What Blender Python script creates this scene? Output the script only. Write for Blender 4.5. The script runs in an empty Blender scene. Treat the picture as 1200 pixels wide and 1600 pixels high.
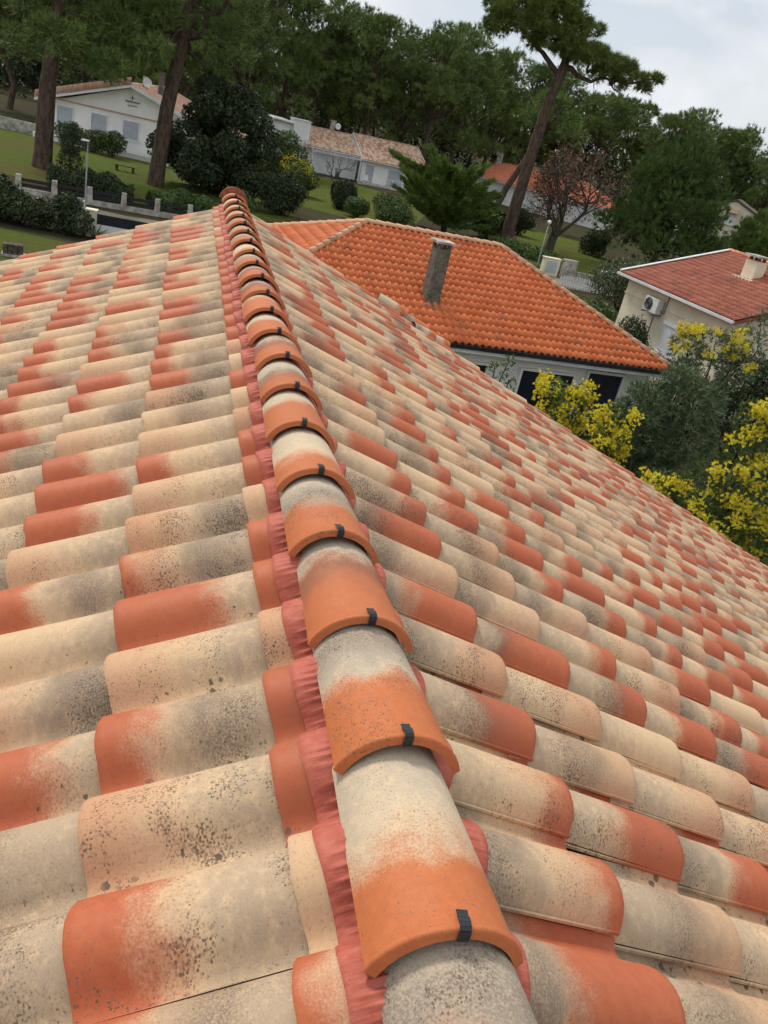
import bpy, bmesh, math, random
import numpy as np
from mathutils import Matrix, Vector

# ------------------------------------------------------------------ camera, sky, sun, exposure
SC = bpy.context.scene
COL = SC.collection
CAM_H = 8.0
cam_d = bpy.data.cameras.new("camera")
cam = bpy.data.objects.new("camera", cam_d)
COL.objects.link(cam)
cam_d.sensor_fit = 'VERTICAL'
cam_d.sensor_height = 24.0
cam_d.lens = 24.0 * 1271.467 / 1600.0
cam_d.clip_start = 0.05
cam_d.clip_end = 4000
Rr = Matrix(((0.9739927655, 0.2265791093, 0.0),
             (0.0981935568, -0.4221034068, 0.9012140364),
             (0.2041962737, -0.8777759516, -0.4333742731)))   # columns: image right, image down, forward
cam.matrix_world = Matrix.Translation((0, 0, CAM_H)) @ Matrix((
    (Rr[0][0], -Rr[0][1], -Rr[0][2]),
    (Rr[1][0], -Rr[1][1], -Rr[1][2]),
    (Rr[2][0], -Rr[2][1], -Rr[2][2]))).to_4x4()
SC.camera = cam

SUN_DIR = Vector((-0.46, 0.42, 0.78)).normalized()
world = bpy.data.worlds.new("World")
SC.world = world
world.use_nodes = True
wt = world.node_tree
wt.nodes.clear()
w_out = wt.nodes.new('ShaderNodeOutputWorld')
w_bg = wt.nodes.new('ShaderNodeBackground')
w_bg.inputs['Strength'].default_value = 0.10
w_sky = wt.nodes.new('ShaderNodeTexSky')
w_sky.sky_type = 'NISHITA'
w_sky.sun_disc = False
w_sky.sun_elevation = math.asin(SUN_DIR.z)
w_sky.sun_rotation = math.atan2(SUN_DIR.x, SUN_DIR.y)
w_tc = wt.nodes.new('ShaderNodeTexCoord')
w_map = wt.nodes.new('ShaderNodeMapping')
w_map.inputs['Scale'].default_value = (1.0, 1.0, 2.2)
w_n1 = wt.nodes.new('ShaderNodeTexNoise')
w_n1.inputs['Scale'].default_value = 2.6
w_n1.inputs['Detail'].default_value = 7
w_n1.inputs['Roughness'].default_value = 0.52
w_n1.inputs['Distortion'].default_value = 0.35
w_ramp = wt.nodes.new('ShaderNodeValToRGB')          # cloud brightness (seen through strength 0.10)
w_ramp.color_ramp.elements[0].position = 0.40
w_ramp.color_ramp.elements[0].color = (0.62, 0.665, 0.72, 1)
w_ramp.color_ramp.elements[1].position = 0.60
w_ramp.color_ramp.elements[1].color = (0.94, 0.95, 0.96, 1)
w_gain = wt.nodes.new('ShaderNodeVectorMath'); w_gain.operation = 'SCALE'
w_gain.inputs['Scale'].default_value = 5.9
w_cov = wt.nodes.new('ShaderNodeMapRange')
w_cov.inputs['From Min'].default_value = 0.28; w_cov.inputs['From Max'].default_value = 0.5
w_cov.inputs['To Min'].default_value = 0.80; w_cov.inputs['To Max'].default_value = 1.0
w_mix = wt.nodes.new('ShaderNodeMix'); w_mix.data_type = 'RGBA'
L = wt.links.new
L(w_tc.outputs['Generated'], w_map.inputs['Vector'])
L(w_map.outputs['Vector'], w_n1.inputs['Vector'])
L(w_n1.outputs['Fac'], w_ramp.inputs['Fac'])
L(w_ramp.outputs['Color'], w_gain.inputs[0])
L(w_n1.outputs['Fac'], w_cov.inputs['Value'])
L(w_cov.outputs['Result'], w_mix.inputs['Factor'])
L(w_sky.outputs['Color'], w_mix.inputs['A'])
L(w_gain.outputs['Vector'], w_mix.inputs['B'])
L(w_mix.outputs['Result'], w_bg.inputs['Color'])
L(w_bg.outputs['Background'], w_out.inputs['Surface'])

sun_d = bpy.data.lights.new("sun", 'SUN')
sun_d.energy = 1.5
sun_d.angle = math.radians(12)
sun_d.color = (1.0, 0.93, 0.83)
sun = bpy.data.objects.new("sun", sun_d)
COL.objects.link(sun)
sun.rotation_euler = (-SUN_DIR).to_track_quat('-Z', 'Y').to_euler()
sun.location = (0, 0, 60)

SC.view_settings.view_transform = 'Standard'
SC.view_settings.look = 'None'
SC.view_settings.gamma = 1.0
SC.view_settings.use_curve_mapping = False
SC.view_settings.exposure = 0.86
SC.cycles.use_adaptive_sampling = True
SC.cycles.adaptive_threshold = 0.03
SC.cycles.max_bounces = 6
SC.cycles.diffuse_bounces = 3
SC.cycles.glossy_bounces = 2
SC.cycles.transmission_bounces = 2
SC.cycles.transparent_max_bounces = 6

rng = np.random.default_rng(11)
random.seed(11)

# ------------------------------------------------------------------ helpers: nodes
class Nodes:
    def __init__(s, name):
        s.mat = bpy.data.materials.new(name); s.mat.use_nodes = True
        s.t = s.mat.node_tree
        s.b = s.t.nodes['Principled BSDF']
    def put(s, sock, v):
        if hasattr(v, 'is_linked'): s.t.links.new(v, sock)
        elif v is not None:
            if sock.type == 'RGBA' and len(v) == 3: v = (*v, 1)
            sock.default_value = v
    def math(s, op, a, b=None, c=None, clamp=False):
        n = s.t.nodes.new('ShaderNodeMath'); n.operation = op; n.use_clamp = clamp
        s.put(n.inputs[0], a)
        if b is not None: s.put(n.inputs[1], b)
        if c is not None: s.put(n.inputs[2], c)
        return n.outputs[0]
    def ramp(s, v, lo, hi, a=0., b=1.):       # smooth map range
        n = s.t.nodes.new('ShaderNodeMapRange'); n.interpolation_type = 'SMOOTHSTEP'
        for k, x in zip(('Value', 'From Min', 'From Max', 'To Min', 'To Max'), (v, lo, hi, a, b)): s.put(n.inputs[k], x)
        return n.outputs[0]
    def mix(s, f, a, b, mode='MIX'):
        n = s.t.nodes.new('ShaderNodeMix'); n.data_type = 'RGBA'; n.blend_type = mode
        s.put(n.inputs['Factor'], f); s.put(n.inputs['A'], a); s.put(n.inputs['B'], b)
        return n.outputs['Result']
    def noise(s, vec, scale, detail=3, rough=.5, dist=0.):
        n = s.t.nodes.new('ShaderNodeTexNoise')
        if vec is not None: s.put(n.inputs['Vector'], vec)
        n.inputs['Scale'].default_value = scale; n.inputs['Detail'].default_value = detail
        n.inputs['Roughness'].default_value = rough; n.inputs['Distortion'].default_value = dist
        return n.outputs['Fac']
    def voro(s, vec, scale):
        n = s.t.nodes.new('ShaderNodeTexVoronoi'); s.put(n.inputs['Vector'], vec)
        n.inputs['Scale'].default_value = scale
        return n.outputs['Distance'], n.outputs['Color']
    def sep(s, v):
        n = s.t.nodes.new('ShaderNodeSeparateXYZ'); s.put(n.inputs[0], v); return n.outputs
    def comb(s, x, y, z):
        n = s.t.nodes.new('ShaderNodeCombineXYZ')
        for i, q in enumerate((x, y, z)): s.put(n.inputs[i], q)
        return n.outputs[0]
    def uv(s):
        n = s.t.nodes.new('ShaderNodeUVMap'); n.uv_map = 'UVMap'; return n.outputs[0]
    def obj(s): return s.t.nodes.new('ShaderNodeTexCoord').outputs['Object']
    def pos(s): return s.t.nodes.new('ShaderNodeNewGeometry').outputs['Position']
    def island(s): return s.t.nodes.new('ShaderNodeNewGeometry').outputs['Random Per Island']
    def objrnd(s): return s.t.nodes.new('ShaderNodeObjectInfo').outputs['Random']
    def attr(s, name):
        n = s.t.nodes.new('ShaderNodeAttribute'); n.attribute_name = name; return n.outputs['Fac']
    def bump(s, h, strength=.3, dist=.01):
        n = s.t.nodes.new('ShaderNodeBump'); n.inputs['Strength'].default_value = strength
        n.inputs['Distance'].default_value = dist; s.put(n.inputs['Height'], h)
        s.t.links.new(n.outputs[0], s.b.inputs['Normal'])
    def done(s, col, rough=.7, spec=.3, metal=0.):
        s.put(s.b.inputs['Base Color'], col); s.put(s.b.inputs['Roughness'], rough)
        s.b.inputs['Specular IOR Level'].default_value = spec; s.b.inputs['Metallic'].default_value = metal
        return s.mat

def plain(name, col, rough=.6, spec=.3, var=.12, scale=3., metal=0., bump=0.):
    n = Nodes(name); p = n.obj()
    f = n.noise(p, scale, 5, .6)
    c2 = tuple(max(0, x * (1 - 2 * var)) for x in col); c3 = tuple(x * (1 + var) for x in col)
    c = n.mix(n.ramp(f, .3, .7), c2, c3)
    if bump: n.bump(n.noise(p, scale * 12, 3), bump, .01)
    return n.done(c, rough, spec, metal)

# ------------------------------------------------------------------ helpers: meshes and objects
class MB:
    def __init__(s): s.v = []; s.f = []
    def box(s, x0, x1, y0, y1, z0, z1):
        o = len(s.v)
        s.v += [(x, y, z) for z in (z0, z1) for y in (y0, y1) for x in (x0, x1)]
        s.f += [tuple(o + i for i in q) for q in ((0, 2, 3, 1), (4, 5, 7, 6), (0, 1, 5, 4), (2, 6, 7, 3), (0, 4, 6, 2), (1, 3, 7, 5))]
        return s
    def prism(s, poly, axis, a, b):          # polygon in the two other axes, extruded along axis from a to b
        n = len(poly); o = len(s.v)
        for w in (a, b):
            for p, q in poly:
                s.v.append({'x': (w, p, q), 'y': (p, w, q), 'z': (p, q, w)}[axis])
        s.f += [tuple(range(o + n - 1, o - 1, -1)), tuple(range(o + n, o + 2 * n))]
        for i in range(n):
            j = (i + 1) % n
            s.f.append((o + i, o + j, o + n + j, o + n + i))
        return s
    def bar(s, p, q, r, sides=6, r2=None):
        tv, tf = tube([p, q], [r, r if r2 is None else r2], sides, cap=True)
        o = len(s.v); s.v += [tuple(x) for x in tv]; s.f += [tuple(int(i) + o for i in f) for f in tf]
        return s
    def quad(s, *pts):
        o = len(s.v); s.v += list(pts); s.f.append(tuple(range(o, o + len(pts)))); return s
    def lathe(s, prof, cx=0, cy=0, n=16):    # prof: (radius, z)
        o = len(s.v)
        for r, z in prof:
            for k in range(n):
                a = 2 * math.pi * k / n; s.v.append((cx + r * math.cos(a), cy + r * math.sin(a), z))
        for i in range(len(prof) - 1):
            for k in range(n):
                a, b = o + i * n + k, o + i * n + (k + 1) % n
                s.f.append((a, b, b + n, a + n))
        s.f.append(tuple(range(o + n - 1, o - 1, -1))); s.f.append(tuple(range(o + (len(prof) - 1) * n, o + len(prof) * n)))
        return s
    def build(s, name, mat, parent=None, smooth=False, bevel=0.):
        me = bpy.data.meshes.new(name); me.from_pydata(s.v, [], s.f)
        if bevel:
            bm = bmesh.new(); bm.from_mesh(me)
            bmesh.ops.bevel(bm, geom=[e for e in bm.edges if len(e.link_faces) == 2 and e.calc_face_angle(0) > .5], offset=bevel, segments=1, affect='EDGES')
            bm.to_mesh(me); bm.free()
        if smooth: me.shade_smooth()
        return link(name, me, mat, parent)

def tube(pts, rad, sides=6, cap=False):
    pts = np.array(pts, float); n = len(pts); V = []; F = []
    for i in range(n):
        d = pts[min(i + 1, n - 1)] - pts[max(i - 1, 0)]; d /= np.linalg.norm(d) + 1e-9
        a = np.cross(d, (0.31, .95, .05) if abs(d[1]) < .9 else (1, 0, 0)); a /= np.linalg.norm(a); b = np.cross(d, a)
        th = np.arange(sides) * 2 * np.pi / sides
        V.append(pts[i] + rad[i] * (np.cos(th)[:, None] * a + np.sin(th)[:, None] * b))
    V = np.concatenate(V)
    for i in range(n - 1):
        for k in range(sides):
            k2 = (k + 1) % sides
            F.append((i * sides + k, i * sides + k2, (i + 1) * sides + k2, (i + 1) * sides + k))
    if cap:
        F.append(tuple(range(sides - 1, -1, -1))); F.append(tuple(range((n - 1) * sides, n * sides)))
    return V, F

def link(name, me, mat, parent=None):
    o = bpy.data.objects.new(name, me)
    if mat is not None:
        for m in (mat if isinstance(mat, (list, tuple)) else [mat]):
            if m.name not in me.materials: me.materials.append(m)
    COL.objects.link(o)
    if parent is not None: o.parent = parent
    return o

def np_mesh(name, V, F, midx=None):           # V (n,3), F (m,k) all faces the same size
    V = np.asarray(V, np.float32); F = np.asarray(F, np.int32); m, k = F.shape
    me = bpy.data.meshes.new(name)
    me.vertices.add(len(V)); me.vertices.foreach_set('co', V.ravel())
    me.loops.add(m * k); me.loops.foreach_set('vertex_index', F.ravel())
    me.polygons.add(m); me.polygons.foreach_set('loop_start', np.arange(0, m * k, k, dtype=np.int32))
    if midx is not None: me.polygons.foreach_set('material_index', np.asarray(midx, np.int32))
    me.update(calc_edges=True)
    return me

def tag(o, label=None, cat=None, group=None, kind=None):
    if label: o['label'] = label
    if cat: o['category'] = cat
    if group: o['group'] = group
    if kind: o['kind'] = kind
    return o

def thing(name, label, cat, loc=(0, 0, 0), rotz=0., group=None):
    o = bpy.data.objects.new(name, None); COL.objects.link(o)
    o.empty_display_size = .3
    o.location = loc; o.rotation_euler = (0, 0, rotz)
    return tag(o, label, cat, group)

def house_frame(name, label, x, y, phi, cat='house'):   # local x along the front, y into the house
    return thing(name, label, cat, (x, y, 0), math.radians(90 - phi))

# ------------------------------------------------------------------ materials
def clay(name, p_orange, orange, cream, grey, th0, th1, smear=.45, pos_v=(-.34, .2), trough=1.):
    """weathered clay tile: UV in metres (v = 0 at the low end), a random number for every tile"""
    n = Nodes(name)
    r = n.math('FRACT', n.math('ADD', n.objrnd(), n.attr('rnd')))
    def rr(k): return n.math('FRACT', n.math('MULTIPLY', r, k))
    r2, r3, r4, r5, r6 = rr(7.31), rr(17.77), rr(31.13), rr(53.9), rr(97.3)
    u, v, _ = n.sep(n.uv())
    P = n.comb(u, v, n.math('MULTIPLY', r, 37.))
    lo = n.noise(P, 10, 2); mid = n.noise(P, 46, 3, .6); fine = n.noise(P, 230, 2, .6)
    up = n.ramp(n.math('ADD', v, n.math('MULTIPLY', n.math('SUBTRACT', lo, .5), .3)), -.36, -.12)
    gf = n.math('ADD', n.math('MULTIPLY', up, .5), n.math('ADD', n.math('MULTIPLY', r2, .45), n.math('MULTIPLY', n.math('SUBTRACT', mid, .5), .9)))
    base = n.mix(n.ramp(gf, .05, .85), grey, cream)
    base = n.mix(n.ramp(mid, .48, .8, 0, .35), base, tuple(min(.8, c * 1.22) for c in cream))
    # rosy blush towards the low end
    vv = n.math('ADD', v, n.math('ADD', n.math('MULTIPLY', n.math('SUBTRACT', lo, .5), .20), n.math('MULTIPLY', n.math('SUBTRACT', fine, .5), .10)))
    base = n.mix(n.math('MULTIPLY', n.ramp(vv, -.26, -.02), n.math('MULTIPLY', r6, .8)), base, (.52, .25, .138))
    # orange low end
    th = n.math('MULTIPLY_ADD', r3, th1, th0)
    fo = n.math('MULTIPLY', n.ramp(n.math('SUBTRACT', vv, th), -.06, .05), n.math('LESS_THAN', r4, p_orange))
    oc = n.mix(n.ramp(mid, .3, .7), orange, tuple(c * k for c, k in zip(orange, (1.1, 1.18, 1.2))))
    oc = n.mix(n.ramp(r5, .2, .9, 0, .5), oc, tuple(c * k for c, k in zip(orange, (.88, .88, .95))))
    base = n.mix(n.math('MULTIPLY', fo, .94), base, oc)
    # smoky band
    vc = n.math('MULTIPLY_ADD', r5, pos_v[1], pos_v[0])
    dv = n.math('DIVIDE', n.math('SUBTRACT', vv, vc), .075)
    band = n.math('MULTIPLY', n.math('POWER', 2.718, n.math('MULTIPLY', n.math('MULTIPLY', dv, dv), -1)), n.math('LESS_THAN', r2, smear))
    band = n.math('MULTIPLY', band, n.ramp(fine, .25, .62, .4, 1.))
    base = n.mix(n.math('MULTIPLY', band, .60), base, (.115, .084, .068))
    # dark dots, thick on some tiles and round the band, thin on others
    d, c = n.voro(n.comb(u, n.math('MULTIPLY', v, .8), n.math('MULTIPLY', r, 37.)), 215)
    cr = n.sep(c)[0]
    dens = n.math('ADD', n.math('MULTIPLY', n.math('POWER', r6, 1.8), .72), n.math('MULTIPLY', band, .35))
    dens = n.math('MULTIPLY', dens, n.ramp(lo, .38, .68, .12, 1.))
    dens = n.math('ADD', dens, .07)
    rad = n.math('MULTIPLY', n.math('SUBTRACT', cr, n.math('SUBTRACT', 1., dens)), 1.25)
    rad = n.math('MINIMUM', rad, .5)
    sp = n.ramp(n.math('SUBTRACT', n.math('ADD', rad, n.math('MULTIPLY', n.math('SUBTRACT', fine, .5), .3)), d), -.05, .08)
    base = n.mix(n.math('MULTIPLY', sp, .74), base, (.085, .068, .050))
    pep = n.ramp(n.math('ADD', fine, n.math('MULTIPLY', dens, .26)), .66, .76)
    base = n.mix(n.math('MULTIPLY', pep, .5), base, (.15, .115, .08))
    # lichen discs that gather in the trough
    d2, c2 = n.voro(P, 52)
    cr2 = n.sep(c2)[0]
    rad2 = n.math('MULTIPLY', n.math('SUBTRACT', cr2, n.ramp(u, -.112, .01, .34, 1.0) if trough else .86), .9)
    li = n.ramp(n.math('SUBTRACT', n.math('ADD', rad2, n.math('MULTIPLY', n.math('SUBTRACT', fine, .5), .5)), d2), -.02, .10)
    li = n.math('MULTIPLY', li, n.math('MULTIPLY', n.math('GREATER_THAN', r5, .25), n.ramp(lo, .36, .56)))
    base = n.mix(n.math('MULTIPLY', li, .85), base, (.075, .07, .05))
    base = n.mix(n.ramp(fine, .3, .75, 0, .30), base, n.mix(.5, base, (.20, .15, .11)))
    n.bump(fine, .30, .0022)
    return n.done(base, n.ramp(fo, 0, 1, .85, .55), .2)

M = {}
M['roof'] = clay('weathered_clay', .62, (.43, .094, .035), (.63, .445, .272), (.44, .332, .228), -.29, .24, .5)
M['ridge'] = clay('ridge_clay', 1.1, (.48, .122, .034), (.60, .47, .315), (.48, .405, .31), -.33, .22, .65, (-.38, .18), 0.)

def membrane_mat():
    n = Nodes('red_membrane'); p = n.obj(); x, y, z = n.sep(p)
    f = n.noise(p, 30, 3, .6)
    pl = n.noise(n.comb(n.math('MULTIPLY', x, 14.), n.math('MULTIPLY', y, 115.), 0.), 1., 2, .5)
    c = n.mix(n.ramp(f, .3, .75), (.40, .090, .058), (.48, .130, .088))
    c = n.mix(n.ramp(pl, .30, .44, .30, 0.), c, (.17, .045, .035))  # fold shade painted in as dark streaks along the hollows of the pleats
    c = n.mix(n.ramp(n.noise(p, 120, 2), .58, .75, 0, .4), c, (.33, .20, .16))
    n.bump(n.math('ADD', pl, n.math('MULTIPLY', f, .4)), .45, .005)
    return n.done(c, .6, .25)
M['membrane'] = membrane_mat()
M['clip'] = plain('black_clip', (.012, .016, .02), .42, .5, .2, 60)
M['deck'] = plain('roof_deck', (.16, .09, .06), .9, .1)
M['render_white'] = plain('white_render', (.72, .71, .68), .85, .2, .06, .6, 0, .15)

# ------------------------------------------------------------------ the house under the camera
D_T = (-0.2999, 0.9540)                        # ridge direction on the ground
s_dir = Vector((D_T[1], -D_T[0], 0)).normalized()
d_dir = Vector((-s_dir.y, s_dir.x, 0))
TAU = 0.4413
L0 = 0.4807
Z0 = CAM_H - 1.0566
EXP_H = 0.3426                                 # course spacing, measured level
TW = 0.2334                                    # tile spacing along the ridge
VERGE = 8.56
EAVE = 8.45
TH = math.atan(TAU)
EXP_S = EXP_H / math.cos(TH)
house = thing('tiled_house', 'house whose weathered orange and cream barrel tile roof fills the foreground', 'house',
              (s_dir.x * L0, s_dir.y * L0, 0), math.atan2(s_dir.y, s_dir.x))

PX = np.array([-.118, -.106, -.094, -.082, -.070, -.058, -.045, -.030, -.012, .008, .028, .048, .067, .085, .100, .112, .1205])
PZ = np.array([.010, .0030, .0005, .0015, .0060, .0150, .0270, .0405, .0515, .0580, .0605, .0600, .0565, .0500, .0410, .0305, .0200])
PZ = PZ * 1.27
PZ = PZ - PZ.max()
def prof_z(x): return np.interp(x, PX, PZ)

def tile_mesh(name, length=.44, seed=0, lod=1):
    r = np.random.default_rng(seed)
    amp = 1 + r.uniform(-.04, .04); tw = r.uniform(-.004, .004); bow = r.uniform(-.003, .002)
    px = PX if lod else PX[[0, 2, 4, 5, 7, 9, 10, 11, 13, 15, 16]]
    pz = (PZ if lod else PZ[[0, 2, 4, 5, 7, 9, 10, 11, 13, 15, 16]]) * amp
    n = len(px)
    ys = [0., -.005, -.018, -.2, -length] if lod else [0., -.01, -length]
    dz = [-.0045, -.0008, 0., None, None] if lod else [-.003, 0., None]
    V = []; UV = []; F = []; sm = []
    chip = np.convolve(r.normal(0, .0022, n + 2), [.25, .5, .25], 'valid') if lod else np.zeros(n)
    if lod and r.uniform() < .5: k_ = r.integers(2, n - 2); chip[k_] -= r.uniform(.002, .006)
    for j, y0_ in enumerate(ys):
        for i in range(n):
            y = y0_ + (chip[i] if j < 3 else 0)
            z = pz[i] + (dz[j] if dz[j] is not None else 0) + .025 * y / EXP_S + bow * math.sin(math.pi * y / -length) + tw * px[i] / .12 * (y / length)
            V.append((px[i] * (1 - .02 * (-y / length)), y, z)); UV.append((px[i], y))
    for j in range(len(ys) - 1):
        for i in range(n - 1):
            F.append((j * n + i, j * n + i + 1, (j + 1) * n + i + 1, (j + 1) * n + i)); sm.append(True)
    th = .0135
    o = len(V)                                   # front face
    for i in range(n): V.append(V[i]); UV.append((px[i], 0))
    for i in range(n): V.append((px[i], .0006 + chip[i], pz[i] - th)); UV.append((px[i], .013))
    for i in range(n - 1):
        F.append((o + i, o + n + i, o + n + i + 1, o + i + 1)); sm.append(False)
    o = len(V)                                   # free long edge with its small bead
    for y in (0., -length):
        z = pz[-1] + .025 * y / EXP_S
        for x_, z_ in ((px[-1], z), (px[-1] + .0035, z - .002), (px[-1] + .0035, z - .009), (px[-1], z - .0125)):
            V.append((x_, y, z_)); UV.append((x_, y))
    for i in range(3):
        F.append((o + i, o + 4 + i, o + 5 + i, o + 1 + i)); sm.append(False)
    return V, F, UV, sm

def finish_tile(name, V, F, UV, sm, mat):
    me = bpy.data.meshes.new(name); me.from_pydata([tuple(v) for v in V], [], F)
    uvl = me.uv_layers.new(name='UVMap')
    li = np.zeros(len(me.loops), np.int32); me.loops.foreach_get('vertex_index', li)
    uvl.data.foreach_set('uv', np.asarray(UV, np.float32)[li].ravel())
    me.polygons.foreach_set('use_smooth', np.array(sm, bool))
    me.materials.append(mat)
    return me

def slope_matrix(side, off, t):                 # tile frame: x right-hand looking down the slope, y down the slope, z normal
    c, s = math.cos(TH), math.sin(TH)
    if side > 0: X, Y, Zv = (0, -1, 0), (c, 0, -s), (s, 0, c)
    else:        X, Y, Zv = (0, 1, 0), (-c, 0, -s), (-s, 0, c)
    m = Matrix(((X[0], Y[0], Zv[0], side * off), (X[1], Y[1], Zv[1], t), (X[2], Y[2], Zv[2], Z0 - TAU * off), (0, 0, 0, 1)))
    return m

A1, B1 = 0.2195, 0.4821                         # first low edge left and right of the ridge
T_R = 0.8849 + .124                             # tile centre phase, right slope
T_L = 0.8849 + .124 + .05 + .086                       # left slope

# roof decks
for side in (-1, 1):
    e = EAVE
    z = lambda off: Z0 - TAU * off - .175
    p = MB().prism([(0, z(0)), (side * e, z(e)), (side * e, z(e) - .16), (0, z(0) - .16)], 'y', -2.4, VERGE - .06)
    deck = p.build('roof_slope', M['deck'], house)
    if side < 0: deck_l = deck
    else: deck_r = deck

HW = house.matrix_world
house_m = Matrix.Translation(house.location) @ Matrix.Rotation(house.rotation_euler.z, 4, 'Z')
cam_inv = cam.matrix_world.inverted()
def px_of(p):
    q = cam_inv @ (house_m @ p)
    if q.z > -.05: return None
    f = 1271.467
    return (600 + q.x / -q.z * f, 800 - q.y / -q.z * f, -q.z)

var = [finish_tile('roof_tile', *tile_mesh('t', .44, 100 + k), M['roof']) for k in range(9)]
cut = [finish_tile('cut_roof_tile', *tile_mesh('t', .235, 200 + k), M['roof']) for k in range(3)]
spots = []
for side in (-1, 1):
    ph = T_L if side < 0 else T_R
    first = A1 if side < 0 else B1
    for j in range(-13, 40):
        t = ph + j * TW
        if t > VERGE - .08 or t < -2.2: continue
        k = 0
        while True:
            off = first + k * EXP_H
            if off > EAVE + .1: break
            short = off < .44
            m = slope_matrix(side, off, t)
            a = px_of(m @ Vector((0, -.05 if short else -.15, 0)))
            area = 0
            if a and -60 < a[0] < 1260 and -10 < a[1] < 1680:
                P0 = px_of(m @ Vector((-.1, -.3 if not short else -.1, 0))); P1 = px_of(m @ Vector((.1, -.3 if not short else -.1, 0))); P2 = px_of(m @ Vector((-.1, 0, 0)))
                if P0 and P1 and P2:
                    area = abs((P1[0] - P0[0]) * (P2[1] - P0[1]) - (P1[1] - P0[1]) * (P2[0] - P0[0])) * (.45 if short else 1)
                    ins = 0 < a[0] < 1200 and 0 < a[1] < 1600
                    if not ins: area *= .3
            spots.append((area, side, j, k, off, t, short))
            k += 1
spots.sort(key=lambda q: -q[0])
n_cut = 0; n_full = 0; rest = []
for q in spots:
    area, side, j, k, off, t, short = q
    jm = Matrix.Translation((random.gauss(0, .002), random.gauss(0, .006), random.uniform(-.001, .004))) @ Matrix.Rotation(random.gauss(0, .009), 4, 'Z') @ Matrix.Rotation(random.gauss(0, .013), 4, 'Y')
    if short: jm = Matrix.Translation((0, random.gauss(0, .004), -.001)) @ Matrix.Rotation(random.gauss(0, .004), 4, 'Z')
    m = slope_matrix(side, off, t) @ jm
    if area > 0 and ((short and n_cut < 45) or (not short and n_full < 300)):
        me = random.choice(cut if short else var)
        o = bpy.data.objects.new('cut_roof_tile' if short else 'roof_tile', me)
        COL.objects.link(o); o.parent = deck_l if side < 0 else deck_r
        o.matrix_local = m
        if short: n_cut += 1
        else: n_full += 1
    else:
        rest.append((m, short))
V, F, UV, sm = tile_mesh('far', .44, 300, 0)
Vs, Fs, UVs, sms = tile_mesh('far', .235, 300, 0)
allV = []; allF = []; allUV = []; allS = []; rnds = []; o = 0
for m, short in rest:
    v, f, uv, s_ = (Vs, Fs, UVs, sms) if short else (V, F, UV, sm)
    A = np.array(m); vv = np.c_[np.array(v), np.ones(len(v))] @ A.T
    allV.append(vv[:, :3]); allF += [tuple(i + o for i in q) for q in f]; allUV += uv; allS += s_
    rnds.append(np.full(len(v), random.random())); o += len(v)
me = finish_tile('roof_tile_field', np.concatenate(allV), allF, allUV, allS, M['roof'])
at = me.attributes.new('rnd', 'FLOAT', 'POINT'); at.data.foreach_set('value', np.concatenate(rnds).astype(np.float32))
fld = link('roof_tile_field', me, None, house); tag(fld, kind='stuff')

# ridge tiles with their black clips
def ridge_mesh(seed):
    r = np.random.default_rng(seed)
    n = 19; half = math.radians(71) ; R0 = .1310
    ys = [(0., -.003), (.0015, .002), (.005, .0036), (.010, .004), (.0135, .002), (.016, .0), (.06, -.0005), (.25, -.0015), (.45, -.003)]
    V = []; UV = []; F = []; sm = []
    for j, (y, dr) in enumerate(ys):
        tap = 1 - .11 * y / .45
        for i in range(n):
            a = -half + 2 * half * i / (n - 1)
            R = (R0 + dr) * tap
            V.append((R * math.sin(a), y + .004 * abs(math.sin(a)) * (j < 3), R * math.cos(a) - R0 - .0085 - .020 * y / .45)); UV.append((a * R0, -y))
    for j in range(len(ys) - 1):
        for i in range(n - 1):
            F.append((j * n + i, j * n + i + 1, (j + 1) * n + i + 1, (j + 1) * n + i)); sm.append(True)
    o = len(V)
    for i in range(n): V.append(V[i]); UV.append((0.13 * (i / 18 * 2 - 1), -.001))
    for i in range(n):
        a = -half + 2 * half * i / (n - 1); R = R0 - .015
        V.append((R * math.sin(a), -.001, R * math.cos(a) - R0 - .0085)); UV.append((0.15 * (i / 18 * 2 - 1), .014))
    for i in range(n - 1): F.append((o + i, o + n + i, o + n + i + 1, o + i + 1)); sm.append(False)
    for e in (0, n - 1):                         # the two long edges
        o = len(V); sg = -1 if e == 0 else 1
        for j, (y, dr) in enumerate(ys):
            x, yy, z = V[j * n + e]
            V.append((x, yy, z)); UV.append((sg * .155, -y)); V.append((x - sg * .012, yy, z - .004)); UV.append((sg * .155, -y))
        for j in range(len(ys) - 1):
            q = (o + 2 * j, o + 2 * j + 1, o + 2 * j + 3, o + 2 * j + 2)
            F.append(q if sg < 0 else q[::-1]); sm.append(False)
    F = [tuple(reversed(f)) if i >= 0 and False else f for i, f in enumerate(F)]
    return V, F, UV, sm
rmesh = [finish_tile('ridge_tile', *ridge_mesh(k), M['ridge']) for k in range(2)]
cb = MB()
pth = [(.033, .0022), (.026, .0024), (.019, .0040), (.016, .0075), (.009, .0085), (.002, .0075), (-.003, .0045), (-.0045, -.002), (-.004, -.010), (-.0015, -.019)]
for i in range(len(pth) - 1):
    (y0, z0), (y1, z1) = pth[i], pth[i + 1]
    dy, dz = y1 - y0, z1 - z0; l = math.hypot(dy, dz); ny, nz = -dz / l * -.0012, dy / l * -.0012
    cb.quad((-.0088, y0, z0), (.0088, y0, z0), (.0088, y1, z1), (-.0088, y1, z1))
    cb.quad((-.0088, y0 + ny, z0 + nz), (-.0088, y1 + ny, z1 + nz), (.0088, y1 + ny, z1 + nz), (.0088, y0 + ny, z0 + nz))
    for sx in (-.0088, .0088):
        cb.quad((sx, y0, z0), (sx, y1, z1), (sx, y1 + ny, z1 + nz), (sx, y0 + ny, z0 + nz))
clip_o = cb.build('ridge_clip', M['clip'])
clip_me = clip_o.data; bpy.data.objects.remove(clip_o)
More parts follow.
